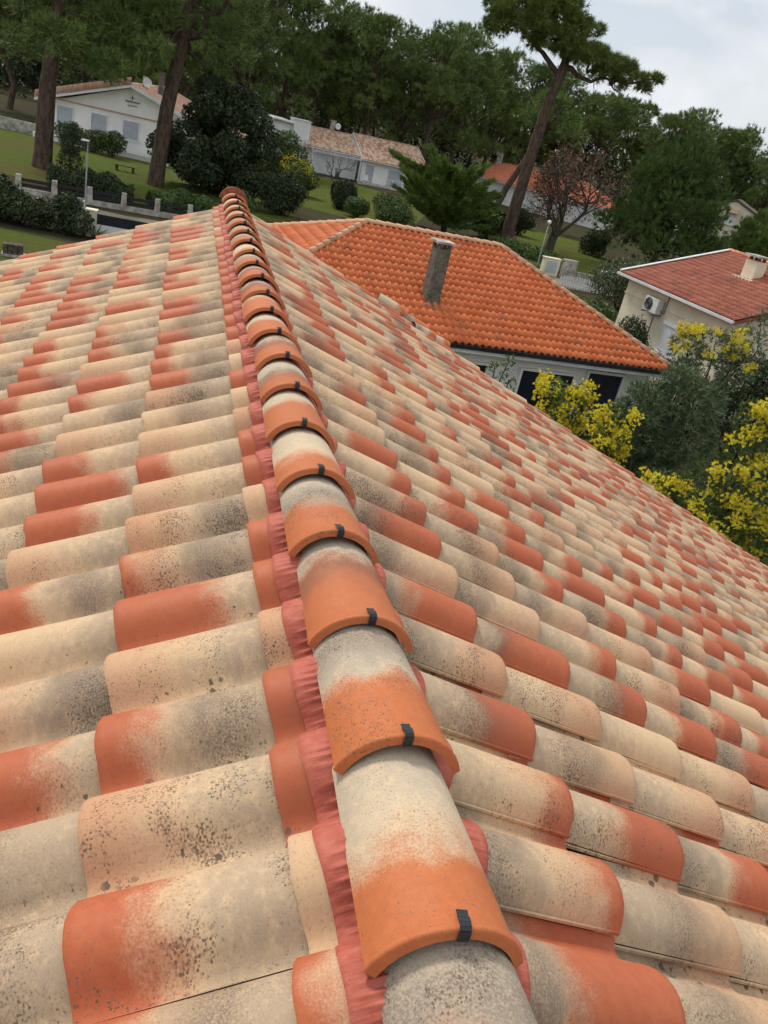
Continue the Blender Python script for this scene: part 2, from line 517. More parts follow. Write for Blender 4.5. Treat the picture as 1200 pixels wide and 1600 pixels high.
T0R, PR = 0.6965, 0.3878
for i in range(-6, 21):
    o = bpy.data.objects.new('ridge_tile', rmesh[i % 2]); COL.objects.link(o); o.parent = house
    o.location = (random.gauss(0, .003), T0R + i * PR, CAM_H - 1.0 + random.gauss(0, .0015))
    o.rotation_euler = (random.gauss(0, .004), random.gauss(0, .014), random.gauss(0, .006))
    c = bpy.data.objects.new('ridge_clip', clip_me); COL.objects.link(c); c.parent = o
    c.location = (random.gauss(.004, .005), 0, -.0075); c.rotation_euler = (0, 0, random.gauss(0, .07))
# the round stop that closes the far end of the ridge
cap = MB(); n = 17
for y, R in ((0, .128), (.0, .145), (.03, .145), (.03, .128)):
    for i in range(n):
        a = math.radians(-80 + 160 * i / (n - 1)); cap.v.append((R * math.sin(a), y, R * math.cos(a) - .14))
for j in range(3):
    for i in range(n - 1): cap.f.append((j * n + i, j * n + i + 1, (j + 1) * n + i + 1, (j + 1) * n + i))
cap.f.append(tuple(range(n)))
o = cap.build('ridge_stop', plain('dark_clay', (.30, .085, .05), .6, .3, .2, 20), house)
o.location = (0, T0R + 21 * PR + .0, CAM_H - 1.0 + .012)

# pleated red ventilation strip under the ridge tiles
def strip(side, o0, o1, phase):
    ts = np.arange(-1.2, VERGE, .0022); offs = np.r_[np.linspace(o0, o1 - .006, 10), o1]
    first = A1 if side < 0 else B1
    xx = (ts - phase + TW / 2) % TW - TW / 2
    x = xx if side < 0 else -xx
    pz = prof_z(np.clip(x, -.117, .1205))
    ker = np.ones(7) / 7; pz = np.convolve(np.pad(pz, 3, mode='edge'), ker, 'valid')
    fold = 1 - 2 * np.abs(np.sin(ts * np.pi / .0185 + 1.1 * np.sin(ts * 37) + .8 * np.sin(ts * 13.1))) ** .7
    amp2 = .35 + .65 * np.abs(np.sin(ts * 19) + .6 * np.sin(ts * 47 + 1))
    V = np.zeros((len(offs), len(ts), 3))
    for i, of in enumerate(offs):
        q = (of - o0) / (o1 - o0)
        e = of + .003 * np.sin(ts * 31 + 2) * q + .004 * np.sin(ts * 7.3)*q
        lift = .85 + .15 * q
        nz = pz * lift - .025 * (first - e) / EXP_H + .0085
        nz = nz + np.clip(1.45 - 1.6 * q, 0, 1) * .0042 * fold * amp2 + (.0 if i < len(offs) - 1 else -.004)
        z = Z0 - TAU * e + math.cos(TH) * nz
        e = e + math.sin(TH) * nz
        V[i] = np.stack([side * e, ts + .002 * np.sin(ts * 90) * (1 - q), z], 1)
    n = len(ts); idx = np.arange(len(offs) * n).reshape(len(offs), n)
    F = np.stack([idx[:-1, :-1], idx[:-1, 1:], idx[1:, 1:], idx[1:, :-1]], -1).reshape(-1, 4)
    if side < 0: F = F[:, ::-1]
    me = np_mesh('ridge_membrane', V.reshape(-1, 3), F); me.shade_smooth()
    return link('ridge_membrane', me, M['membrane'], house)
strip(-1, .085, .163, T_L)
strip(1, .085, .166, T_R)

# raised barrel tiles bedded along the far edge
for k, (off, t, dzz, sc_) in enumerate(((1.98, 8.60, .085, .8), (2.26, 8.66, .06, .85), (2.55, 8.68, .04, .75), (2.30, 8.50, .05, .7))):
    o = bpy.data.objects.new('verge_tile', rmesh[k % 2]); COL.objects.link(o); o.parent = house
    o.matrix_local = Matrix.Translation((off, t, Z0 - TAU * off + dzz)) @ Matrix.Rotation(TH, 4, 'Y') @ Matrix.Rotation(math.radians(90 + 9 * (k - 1)), 4, 'Z') @ Matrix.Diagonal((sc_, sc_, sc_, 1))

# walls below
wb = MB(); hw = EAVE - .55
zz = lambda off: Z0 - TAU * abs(off) - .30
wb.prism([(-hw, 0), (hw, 0), (hw, zz(hw)), (0, zz(0)), (-hw, zz(hw))], 'y', -2.2, VERGE - .35)
wb.build('wall', M['render_white'], house)

# ------------------------------------------------------------------ ground, lawns, street
def ground_mat():
    n = Nodes('forest_floor'); p = n.pos()
    a = n.noise(p, .12, 5, .6); b = n.noise(p, 1.3, 5, .65); c = n.noise(p, 14, 3, .6)
    col = n.mix(n.ramp(a, .38, .62), (.050, .036, .021), (.040, .050, .017))
    col = n.mix(n.ramp(b, .4, .75, 0, .6), col, (.075, .055, .033))
    col = n.mix(n.ramp(c, .35, .7, 0, .5), col, (.035, .032, .015))
    n.bump(c, .6, .08)
    return n.done(col, .95, .1)
def grass_mat():
    n = Nodes('lawn_grass'); p = n.pos()
    a = n.noise(p, .16, 4, .6); b = n.noise(p, 1.7, 4, .65); c = n.noise(p, 22, 3, .7)
    col = n.mix(n.ramp(a, .4, .66), (.115, .160, .020), (.150, .125, .036))
    col = n.mix(n.ramp(b, .45, .75, 0, .6), col, (.055, .105, .014))
    col = n.mix(n.ramp(c, .35, .7, 0, .55), col, (.030, .052, .010))
    n.bump(n.math('ADD', c, n.math('MULTIPLY', b, 1.5)), 1., .12)
    return n.done(col, .9, .1)
M['ground'] = ground_mat(); M['grass'] = grass_mat()
def sand_mat():
    n = Nodes('sandy_street'); p = n.pos()
    b = n.noise(p, .9, 5, .65); c = n.noise(p, 18, 3, .6)
    col = n.mix(n.ramp(b, .35, .7), (.24, .20, .145), (.16, .145, .12))
    col = n.mix(n.ramp(c, .4, .7, 0, .4), col, (.11, .095, .07))
    n.bump(c, .3, .02)
    return n.done(col, .9, .2)
M['sand'] = sand_mat()

def sheet(name, pts, z, mat, label=None, res=0):
    me = bpy.data.meshes.new(name); me.from_pydata([(x, y, z) for x, y in pts], [], [tuple(range(len(pts)))])
    o = link(name, me, mat); tag(o, label, None, None, 'structure'); return o
# the ground: one wide sheet, a low wooded rise towards the back
gx = np.r_[-1500, -600, -300, np.arange(-160, 161, 8), 300, 600, 1500.]; gy = np.r_[-600, -200, np.arange(-60, 301, 8), 500, 900, 2000.]
def rise(x, y): return 9.0 * np.clip((y - 118) / 110, 0, 1) ** 1.5 * np.clip(1.2 - (x + 10) / 90, .25, 1.3)
G = np.array([[(x, y, float(rise(x, y))) for x in gx] for y in gy]); idx = np.arange(len(gx) * len(gy)).reshape(len(gy), len(gx))
F = np.stack([idx[:-1, :-1], idx[:-1, 1:], idx[1:, 1:], idx[1:, :-1]], -1).reshape(-1, 4)
gm = np_mesh('ground', G.reshape(-1, 3), F); gm.shade_smooth()
tag(link('ground', gm, M['ground']), kind='structure')
sheet('lawn', [(-60, 49.6), (-15.5, 50.4), (-10, 58), (-13, 67), (-22, 74.2), (-60, 72)], .012, M['grass'])
sheet('lawn', [(-15.5, 68), (-3.2, 66), (-2.5, 84), (-6, 95), (-15, 99), (-17, 86)], .012, M['grass'])
sheet('lawn', [(-32, 22), (-11, 27), (-13.2, 36.2), (-32, 35)], .012, M['grass'])
sheet('lawn', [(6.5, 65), (11, 64), (14, 72), (16, 92), (7, 92), (6, 75)], .012, M['grass'])
sheet('lawn', [(5.2, 38), (9, 44), (11, 54), (7, 54)], .012, M['grass'])
sheet('street', [(-60, 40.2), (-17, 42.2), (-5, 47), (8, 57.5), (30, 60), (30, 63.2), (8, 61), (-6, 51.0), (-17.6, 45.8), (-60, 44.4)], .008, M['sand'])

# ------------------------------------------------------------------ more materials
M['wall_white'] = plain('white_wall', (.83, .825, .79), .85, .2, .05, .5, 0, .1)
M['wall_cream'] = plain('cream_wall', (.72, .66, .50), .85, .2, .08, .5, 0, .12)
M['wall_grey'] = plain('pale_grey_wall', (.78, .765, .72), .85, .2, .05, .6, 0, .1)
M['trim'] = plain('white_trim', (.74, .75, .76), .5, .4, .05, 2)
M['shutter'] = plain('grey_shutter', (.42, .45, .49), .5, .4, .06, 2)
M['shutter_w'] = plain('white_shutter', (.70, .73, .77), .5, .4, .05, 2)
M['navy'] = plain('navy_door', (.008, .013, .024), .4, .4, .2, 2)
M['gutter_dark'] = plain('dark_gutter', (.010, .012, .016), .45, .5, .2, 2)
M['gutter_white'] = plain('pale_gutter', (.62, .64, .65), .45, .5, .08, 2)
M['metal'] = plain('grey_metal', (.20, .21, .22), .45, .5, .1, 4, .4)
M['rail'] = plain('dark_board', (.022, .022, .024), .7, .3, .2, 4)
M['stone'] = plain('pale_concrete', (.42, .40, .35), .9, .2, .25, 3, 0, .2)
M['glass'] = plain('window_glass', (.02, .025, .03), .12, .6, .1, 2)
M['wood'] = plain('grey_wood', (.10, .085, .065), .85, .2, .3, 6)
M['rubber'] = plain('tyre_rubber', (.015, .015, .016), .8, .2, .1, 8)
M['paint_white'] = plain('white_paint', (.72, .74, .75), .3, .5, .04, 1)
M['plastic'] = plain('white_plastic', (.66, .67, .66), .5, .4, .06, 4)

def concrete_mat():
    n = Nodes('mossy_concrete'); p = n.obj()
    b = n.noise(p, 4, 5, .7); c = n.noise(p, 22, 4, .7)
    col = n.mix(n.ramp(b, .35, .7), (.21, .19, .155), (.105, .10, .075))
    col = n.mix(n.ramp(c, .45, .62, 0, .7), col, (.055, .052, .035))
    n.bump(c, .5, .02)
    return n.done(col, .95, .1)
M['concrete'] = concrete_mat()

def simple_tile(name, a, b, dark, f=1.):
    n = Nodes(name)
    r = n.math('FRACT', n.math('ADD', n.objrnd(), n.attr('rnd')))
    p = n.pos()
    q = n.noise(p, .8, 4, .6); s = n.noise(p, 30, 3, .6)
    c = n.mix(r, a, b)
    c = n.mix(n.ramp(q, .45, .8, 0, .55), c, tuple(x * .72 for x in a))
    c = n.mix(n.math('MULTIPLY', n.ramp(s, .58, .72), dark), c, (.09, .055, .04))
    c = n.mix(n.math('MULTIPLY', n.math('GREATER_THAN', r, .97), n.math('MULTIPLY', dark, f)), c, (.15, .07, .05))
    return n.done(c, .65, .3)
M['tile_orange'] = simple_tile('orange_tile', (.53, .120, .034), (.63, .180, .060), .4)
M['tile_cap'] = simple_tile('pale_cap_tile', (.56, .30, .17), (.60, .36, .22), .5)
M['tile_red'] = simple_tile('faded_red_tile', (.26, .072, .042), (.37, .125, .075), 1.)
def mixed_tile():
    n = Nodes('mixed_tile'); r = n.attr('rnd'); s = n.noise(n.pos(), 9, 3, .6)
    c = n.mix(n.ramp(r, .2, .75), (.45, .25, .17), (.70, .54, .40))
    c = n.mix(n.ramp(s, .5, .7, 0, .4), c, (.24, .15, .11))
    return n.done(c, .8, .2)
M['tile_mixed'] = mixed_tile()
M['tile_rose'] = simple_tile('rose_tile', (.50, .27, .19), (.60, .41, .31), .5)
M['tile_coral'] = simple_tile('coral_tile', (.50, .145, .07), (.55, .20, .11), .5)

# wave tile used on the neighbours' roofs: x along the eave, y up the slope, z normal
def wave_tile(w, e, h=.055, n=8, th=.022, over=.05):
    V = []; F = []; UV = []
    xs = np.linspace(0, w, n)
    ph = np.clip(xs / w, 0, 1)
    zs = h * np.where(ph < .62, np.sin(np.pi * ph / .62) ** .8, -.12 * np.sin(np.pi * (ph - .62) / .38))
    for y, dz in ((0, .030), (e + over, .004)):
        for x, z in zip(xs, zs): V.append((x, y, z + dz)); UV.append((x, -y))
    for i in range(n - 1): F.append((i, i + 1, n + i + 1, n + i))
    for x, z in zip(xs, zs): V.append((x, .0, z + .030 - th - .006)); UV.append((x, 0))
    for i in range(n - 1): F.append((2 * n + i, 2 * n + i + 1, i + 1, i))
    sm = [True] * (n - 1) + [False] * (n - 1)
    return V, F, UV, sm

def slope_tiles(parent, O, X, Y, poly, w, e, mat, max_obj=0, score=None, name='roof_tile', **kw):
    """tile a planar polygon; O origin, X along the eave, Y up the slope (unit, local to parent); poly in (x, y) of that plane"""
    O, X, Y = Vector(O), Vector(X), Vector(Y); Zn = X.cross(Y)
    V, F, UV, sm = wave_tile(w, e, **kw)
    base = finish_tile(name, V, F, UV, sm, mat)
    pm = Matrix(((X.x, Y.x, Zn.x, O.x), (X.y, Y.y, Zn.y, O.y), (X.z, Y.z, Zn.z, O.z), (0, 0, 0, 1)))
    px = [p[0] for p in poly]; py = [p[1] for p in poly]
    def inside(x, y):
        s = None
        for i in range(len(poly)):
            (x0, y0), (x1, y1) = poly[i], poly[(i + 1) % len(poly)]
            c = (x1 - x0) * (y - y0) - (y1 - y0) * (x - x0)
            if abs(c) < 1e-6: continue
            if s is None: s = c > 0
            elif (c > 0) != s: return False
        return True
    items = []
    for j in range(int(math.floor(min(py) / e + .5)), int(math.ceil(max(py) / e - .2))):
        for i in range(int(math.floor(min(px) / w)) - 1, int(math.ceil(max(px) / w)) + 1):
            x, y = i * w, j * e
            ins = [inside(x + a * w, y + b * e) for a, b in ((.02, .02), (.98, .02), (.02, .9), (.98, .9))]
            if not any(ins): continue
            items.append((x, y, all(ins)))
    if score: items.sort(key=lambda q: -score(q[0], q[1]))
    allV = []; allF = []; allUV = []; allS = []; rn = []; o = 0
    def clip(x, y):
        bm = bmesh.new()
        vs = [bm.verts.new((a + x, b + y, c)) for a, b, c in V]
        for f in F: bm.faces.new([vs[k] for k in f])
        cx = sum(px) / len(px); cy = sum(py) / len(py)
        for i in range(len(poly)):
            (x0, y0), (x1, y1) = poly[i], poly[(i + 1) % len(poly)]
            nx, ny = y1 - y0, x0 - x1
            if nx * (cx - x0) + ny * (cy - y0) > 0: nx, ny = -nx, -ny
            if abs(nx) < 1e-6: continue                     # eave and ridge lines: tiles may run on
            bmesh.ops.bisect_plane(bm, geom=bm.verts[:] + bm.edges[:] + bm.faces[:], plane_co=(x0, y0, 0), plane_no=(nx, ny, 0), clear_outer=True)
        bm.verts.index_update()
        v = [tuple(q.co - Vector((x, y, 0))) for q in bm.verts]; f = [tuple(q.index for q in g.verts) for g in bm.faces]
        bm.free(); return v, f
    for k, (x, y, full) in enumerate(items):
        v, f, uv, s_ = V, F, UV, sm
        if not full:
            v, f = clip(x, y)
            if not f: continue
            uv = [(a, -b) for a, b, c in v]; s_ = [len(v) > 0] * len(f)
        jz = Matrix.Translation((x, y, random.uniform(0, .005))) @ Matrix.Rotation(random.gauss(0, .008), 4, 'Z')
        if k < max_obj:
            me = base if full else finish_tile(name, v, f, uv, s_, mat)
            ob = bpy.data.objects.new(name, me); COL.objects.link(ob); ob.parent = parent; ob.matrix_local = pm @ jz
        else:
            A = np.array(pm @ jz); vv = (np.c_[np.array(v), np.ones(len(v))] @ A.T)[:, :3]
            allV.append(vv); allF += [tuple(i + o for i in q) for q in f]; allUV += uv; allS += s_
            rn.append(np.full(len(v), random.random())); o += len(v)
    if allV:
        me = finish_tile('roof_tile_field', np.concatenate(allV), allF, allUV, allS, mat)
        at = me.attributes.new('rnd', 'FLOAT', 'POINT'); at.data.foreach_set('value', np.concatenate(rn).astype(np.float32))
        tag(link('roof_tile_field', me, None, parent), kind='stuff')

def cap_row(parent, p, q, r, mat, step=.36, name='ridge_tile'):
    """half round cap tiles from p to q"""
    p, q = Vector(p), Vector(q); d = (q - p); L_ = d.length; d.normalize(); n = max(1, round(L_ / step)); st = L_ / n
    V = []; F = []; m = 9
    for y, rr_, dz in ((0, r * 1.0, .012), (st + .03, r * .86, -.004)):
        for i in range(m):
            a = math.radians(-80 + 160 * i / (m - 1)); V.append((rr_ * math.sin(a), y, rr_ * math.cos(a) - r * .35 + dz))
    for i in range(m - 1): F.append((i, i + 1, m + i + 1, m + i))
    F.append(tuple(range(m - 1, -1, -1)))
    me = finish_tile(name, V, F, [(a, -b) for a, b, c in V], [True] * (m - 1) + [False], mat)
    X = d.cross(Vector((0, 0, 1))).normalized(); Zv = X.cross(d)
    rot = Matrix(((X.x, d.x, Zv.x, 0), (X.y, d.y, Zv.y, 0), (X.z, d.z, Zv.z, 0), (0, 0, 0, 1)))
    for k in range(n):
        o = bpy.data.objects.new(name, me); COL.objects.link(o); o.parent = parent
        o.matrix_local = Matrix.Translation(p + d * st * k) @ rot @ Matrix.Rotation(random.gauss(0, .01), 4, 'Z')

# ------------------------------------------------------------------ orange hip-roofed neighbour
h = house_frame('orange_roofed_house', 'pale grey house with bright orange hip roof just beyond the tiled ridge', 8.05, 26.07, 67.88)
ZE, HWD, RISE = 2.61, 5.3, 2.13
AX, BX, LX = -9.45, -4.55, -14.75
SL = math.hypot(HWD, RISE)
roof = MB()
zb = -.06
P_ = lambda x, y, z: (x, y, z + zb)
for pts in ([(0, 0, ZE), (BX, HWD, ZE + RISE), (AX, HWD, ZE + RISE), (LX, 0, ZE)][::-1],
            [(LX, 0, ZE), (AX, HWD, ZE + RISE), (LX, 2 * HWD, ZE)][::-1],
            [(LX, 2 * HWD, ZE), (AX, HWD, ZE + RISE), (BX, HWD, ZE + RISE), (0, 2 * HWD, ZE)][::-1],
            [(0, 0, ZE), (0, 2 * HWD, ZE), (BX, HWD, ZE + RISE)],
            [(0, 0, ZE), (LX, 0, ZE), (LX, 2 * HWD, ZE), (0, 2 * HWD, ZE)]):
    roof.quad(*[P_(*p) for p in pts])
rf = roof.build('roof', M['tile_orange'], h)
cy, sy = HWD / SL, RISE / SL
slope_tiles(rf, (LX, 0, ZE - .02), (1, 0, 0), (0, cy, sy), [(0, 0), (-LX, 0), (-LX + BX, SL), (-LX + AX, SL)], .217, .357, M['tile_orange'], 300,
            score=lambda x, y: (10 if x > 4.2 + .0 * y else 0) - abs(x - 10.5) * .1 - y * .05 + (3 if x + y * .35 > 5.4 else 0))
wl = -AX + LX
SLw = math.hypot(AX - LX, RISE)
slope_tiles(rf, (LX, 2 * HWD, ZE - .02), (0, -1, 0), ((AX - LX) / SLw, 0, RISE / SLw), [(0, 0), (2 * HWD, 0), (HWD, SLw)], .217, .357, M['tile_orange'])
SLe = math.hypot(BX, RISE)
slope_tiles(rf, (0, 0, ZE - .02), (0, 1, 0), (BX / SLe, 0, RISE / SLe), [(0, 0), (2 * HWD, 0), (HWD, SLe)], .217, .357, M['tile_orange'])
RZ = ZE + RISE + .03
cap_row(h, (AX, HWD, RZ), (BX, HWD, RZ), .13, M['tile_cap'])
cap_row(h, (0, 0, ZE + .03), (BX, HWD, RZ), .12, M['tile_cap'])
cap_row(h, (LX, 0, ZE + .03), (AX, HWD, RZ), .12, M['tile_cap'])
cap_row(h, (LX, 2 * HWD, ZE + .03), (AX, HWD, RZ), .12, M['tile_cap'])
cap_row(h, (0, 2 * HWD, ZE + .03), (BX, HWD, RZ), .12, M['tile_cap'])
MB().box(LX + .02, -.02, -.10, -.0, ZE - .14, ZE - .02).build('gutter', M['gutter_dark'], h)
MB().box(-.0, .10, -.10, 2 * HWD, ZE - .14, ZE - .02).build('gutter', M['gutter_dark'], h)
MB().box(LX + .05, -.05, .012, .06, ZE - .27, ZE - .07).box(LX + .05, -.05, .06, .65, ZE - .27, ZE - .24).build('fascia', M['trim'], h)
MB().box(LX + .5, -.55, .6, 2 * HWD - .6, -.0, ZE - .24).build('wall', M['wall_grey'], h)
for x0, x1, zt in ((-7.9, -6.3, 1.9), (-5.07, -3.26, 1.9), (-2.74, -1.5, 2.08)):
    d_ = MB().box(x0, x1, .55, .62, .05 if zt > 2 else .0, zt).build('garage_door', M['navy'], h)
    fr = MB().box(x0 - .09, x0, .50, .63, 0, zt + .08).box(x1, x1 + .09, .50, .63, 0, zt + .08).box(x0, x1, .50, .63, zt, zt + .08)
    fr.build('door_frame', M['wall_grey'], d_)
    sl = MB()
    for k in range(1, 6): sl.box(x0, x1, .540, .551, k * .34, k * .34 + .012)
    sl.build('panel_joint', M['gutter_dark'], d_)
MB().box(-.55, -.50, .58, .9, 0, ZE - .24).build('corner_trim', M['trim'], h)
ch = MB().box(-8.25, -7.83, 1.62, 2.12, 2.9, 4.82).build('chimney', M['concrete'], h)
for a in (-8.25, -7.93):
    for b in (1.62, 2.02): MB().box(a, a + .10, b, b + .10, 4.82, 4.97).build('chimney_leg', M['concrete'], ch)
MB().box(-8.33, -7.75, 1.54, 2.20, 4.97, 5.03).build('chimney_slab', M['stone'], ch)
MB().box(-8.32, -7.76, 1.46, 2.16, 3.16, 3.235).build('lead_flashing', M['metal'], ch)

# ------------------------------------------------------------------ cream house with the cooling unit
h = house_frame('cream_house', 'cream walled house with faded red roof, cooling unit and white shuttered window', 7.70, 37.58, 156.3)
LN, HH, ZA, ZR = 7.64, 5.35, 3.93, 5.62
sl_ = math.hypot(HH, ZR - ZA); cY, sY = HH / sl_, (ZR - ZA) / sl_
rf = MB().prism([(0, ZA - .05), (HH, ZR - .05), (2 * HH, ZA - .05), (2 * HH, ZA - .17), (HH, ZR - .17), (0, ZA - .17)], 'x', -.0, LN).build('roof', M['tile_red'], h)
slope_tiles(rf, (0, 0, ZA - .03), (1, 0, 0), (0, cY, sY), [(0, 0), (LN, 0), (LN, sl_), (0, sl_)], .21, .33, M['tile_red'], h=.05)
slope_tiles(rf, (LN, 2 * HH, ZA - .03), (-1, 0, 0), (0, -cY, sY), [(0, 0), (LN, 0), (LN, sl_), (0, sl_)], .21, .33, M['tile_red'], h=.05)
cap_row(h, (0, HH, ZR + .02), (LN, HH, ZR + .02), .12, M['tile_coral'])
vt = MB()
for yy0, yy1, za, zb_ in ((0, HH, ZA, ZR), (2 * HH, HH, ZA, ZR)):
    vt.prism([(yy0, za + .06), (yy1, zb_ + .06), (yy1, zb_ - .1), (yy0, za - .1)], 'x', -.06, .0)
    vt.prism([(yy0, za + .09), (yy1, zb_ + .09), (yy1, zb_ + .062), (yy0, za + .062)], 'x', -.07, .10)
vt.build('verge_flashing', M['gutter_white'], h)
MB().box(-.05, LN + .02, -.12, -.02, ZA - .13, ZA - .03).build('gutter', M['gutter_white'], h)
MB().bar((LN - .1, -.07, ZA - .1), (LN - .1, .28, ZA - .45), .045).bar((LN - .1, .28, ZA - .45), (LN - .1, .28, 0), .045).build('downpipe', M['gutter_white'], h)
MB().prism([(.35, 0), (2 * HH - .35, 0), (2 * HH - .35, ZA + .02), (HH, ZR - .2), (.35, ZA + .02)], 'x', .35, LN - .35).build('wall', M['wall_cream'], h)
MB().box(.30, LN - .30, .31, .352, 3.15, 3.18).build('wall_groove', M['wall_cream'], h)
w = MB().box(3.66, 4.72, .30, .36, 1.62, 2.66).build('window_shutter', M['shutter_w'], h)
ww = MB()
for k in range(10): ww.box(3.66, 4.72, .286, .299, 1.66 + k * .1, 1.735 + k * .1)
ww.build('shutter_slat', M['shutter_w'], w)
MB().box(3.58, 4.80, .22, .36, 1.50, 1.60).build('window_sill', M['trim'], w)
MB().box(3.58, 4.80, .24, .36, 2.68, 2.84).build('shutter_box', M['trim'], w)
a = MB().box(2.30, 3.22, -.02, .30, 2.90, 3.50).build('cooling_unit', M['plastic'], h, bevel=.02)
fan = MB()
for rr_ in (.07, .14, .21, .27):
    pts = [(2.62 + rr_ * math.cos(t), -.028, 3.2 + rr_ * math.sin(t)) for t in np.linspace(0, 2 * math.pi, 21)]
    for p, q in zip(pts, pts[1:]): fan.bar(p, q, .008, 4)
fan.build('fan_grille', M['metal'], a)
MB().prism([(2.62 + .25 * math.cos(t), 3.2 + .25 * math.sin(t)) for t in np.linspace(0, 2 * math.pi, 20, endpoint=False)], 'y', -.024, -.0205).build('fan_opening', M['rail'], a)
for x in (2.34, 3.10): MB().box(x, x + .05, -.05, .35, 2.84, 2.895).build('bracket', M['metal'], a)
MB().bar((3.22, .2, 3.1), (3.34, .32, 3.0), .025).bar((3.34, .32, 3.0), (3.34, .32, 3.75), .025).bar((2.75, .33, 2.85), (2.75, .33, 1.2), .02).build('pipe', M['metal'], a)
c = MB().box(3.35, 4.05, 3.35, 3.85, 4.7, 5.72).prism([(3.1, 3.15), (4.3, 3.15), (4.3, 4.05), (3.1, 4.05)], 'z', 4.88, 4.99).build('chimney', M['wall_cream'], h)
for x in (3.42, 3.88):
    for y in (3.42, 3.68): MB().box(x, x + .10, y, y + .10, 5.72, 5.86).build('chimney_leg', M['concrete'], c)
MB().box(3.25, 4.15, 3.25, 3.95, 5.86, 5.93).build('chimney_slab', M['stone'], c)

h = house_frame('garden_shed', 'low shed with maroon tiles and pale gutter behind the mimosas', 13.6, 31.4, 156.3, 'shed')
rf = MB().prism([(0, 2.45), (3, 3.2), (6, 2.45), (6, 2.35), (3, 3.1), (0, 2.35)], 'x', 0, 5).build('roof', M['tile_red'], h)
s6 = math.hypot(3, .75)
slope_tiles(rf, (0, 0, 2.47), (1, 0, 0), (0, 3 / s6, .75 / s6), [(0, 0), (5, 0), (5, s6), (0, s6)], .21, .33, M['tile_red'], h=.05)
MB().box(-.05, 5, -.12, -.02, 2.36, 2.46).build('gutter', M['gutter_white'], h)
MB().box(.3, 4.7, .3, 5.7, 0, 2.34).build('wall', M['wall_cream'], h)

# ------------------------------------------------------------------ white gabled house on the left
def shutter_window(par, x0, x1, z0, z1, y, mat, n=9, sill=True):
    w = MB().box(x0, x1, y - .02, y + .02, z0, z1).build('window_shutter', mat, par)
    sl = MB()
    for k in range(n):
        zz_ = z0 + (z1 - z0) * k / n
        sl.box(x0 + .03, x1 - .03, y - .035, y - .0205, zz_ + .02, zz_ + (z1 - z0) / n - .012)
    sl.build('shutter_slat', mat, w)
    f = MB().box(x0 - .08, x0, y - .07, y + .02, z0, z1 + .08).box(x1, x1 + .08, y - .07, y + .02, z0, z1 + .08).box(x0, x1, y - .07, y + .02, z1, z1 + .08)
    f.build('window_frame', M['trim'], w)
    if sill: MB().box(x0 - .14, x1 + .14, y - .16, y + .02, z0 - .1, z0 - .002).build('window_sill', M['trim'], w)
    return w
h = house_frame('white_gabled_house', 'white gabled house with three shuttered windows up on the left lawn', -33.8, 74.5, 86)
gx0, gx1, gap, zl, za = -1.8, 12.0, 5.1, 2.95, 5.35
wallp = [(gx0, -.1), (gx1, -.1), (gx1, zl), (gap, za), (gx0, zl)]
MB().prism(wallp, 'y', 0, 11).build('wall', M['wall_white'], h)
sg = .325
rf = MB().prism([(gap - 8.0, za + .12 - sg * 8.0), (gap, za + .12), (gap + 8.0, za + .12 - sg * 8.0), (gap + 8.0, za + .22 - sg * 8), (gap, za + .24), (gap - 8.0, za + .22 - sg * 8.0)], 'y', -.55, 11.5).build('roof', M['tile_rose'], h)
sll = math.hypot(8, sg * 8)
for sgn in (-1, 1):
    X = (0, -1, 0) if sgn < 0 else (0, 1, 0)
    O = (gap + sgn * 8.0, 11.5 if sgn < 0 else -.55, za + .25 - sg * 8)
    slope_tiles(rf, O, X, (-sgn * 8 / sll, 0, sg * 8 / sll), [(0, 0), (12.05, 0), (12.05, sll), (0, sll)], .24, .4, M['tile_rose'], h=.06)
bb = MB()
for sgn in (-1, 1):
    bb.prism([(gap, za + .27), (gap, za + .0), (gap + sgn * 8.0, za - .0 - sg * 8), (gap + sgn * 8.0, za + .27 - sg * 8)], 'y', -.62, -.56)
bb.build('bargeboard', M['trim'], h)
slope_tiles(rf, (gap - 8.0, -.62, za + .22 - sg * 8), (8 / sll, 0, sg * 8 / sll), (0, .26, .966), [(0, 0), (sll, 0), (sll, .55), (0, .55)], .24, .55, M['tile_rose'], h=.06)
cap_row(h, (gap, 11.5, za + .30), (gap, -.55, za + .30), .14, M['tile_rose'])
sc = MB(); sc.box(-1.3, 11.5, -.05, .0, 3.12, 3.17)
for k in range(53): sc.box(-1.3 + k * .243, -1.3 + k * .243 + .16, -.12, -.0, 3.175, 3.25)
sc.build('string_course', M['tile_rose'], h)
for x0 in (-1.15, 1.77, 4.50, 8.3):
    shutter_window(h, x0, x0 + 1.3, 1.32, 2.72, -.01, M['shutter'])
dc = MB().box(4.55, 5.75, -.09, 0, 4.22, 4.30).box(4.75, 5.55, -.07, 0, 3.93, 3.98).box(5.08, 5.13, -.04, 0, 4.36, 4.75).box(4.9, 5.3, -.04, 0, 4.52, 4.56)
dc.build('gable_ornament', M['concrete'], h)
MB().box(6.35, 6.75, 3.0, 3.4, 4.9, 6.85).box(6.28, 6.82, 2.93, 3.47, 6.852, 6.93).build('chimney', M['concrete'], h)
ds = MB().lathe([(.02, 0), (.25, .03), (.42, .10), (.46, .16), (.44, .165), (.25, .06), (.02, .03)], n=18).build('satellite_dish', M['plastic'], h, True)
ds.scale = (.8, .8, .8); ds.location = (5.95, 1.1, 5.9); ds.rotation_euler = (math.radians(80), 0, math.radians(20))
MB().bar((5.95, 1.15, 5.2), (5.95, 1.15, 6.0), .03).build('dish_mast', M['metal'], h)
MB().box(5.4, 5.75, 1.6, 1.95, 5.3, 6.35).build('chimney', M['stone'], h)
MB().box(-2.4, 12.6, -2.0, -.01, -.02, .42).build('terrace', M['wall_white'], h)
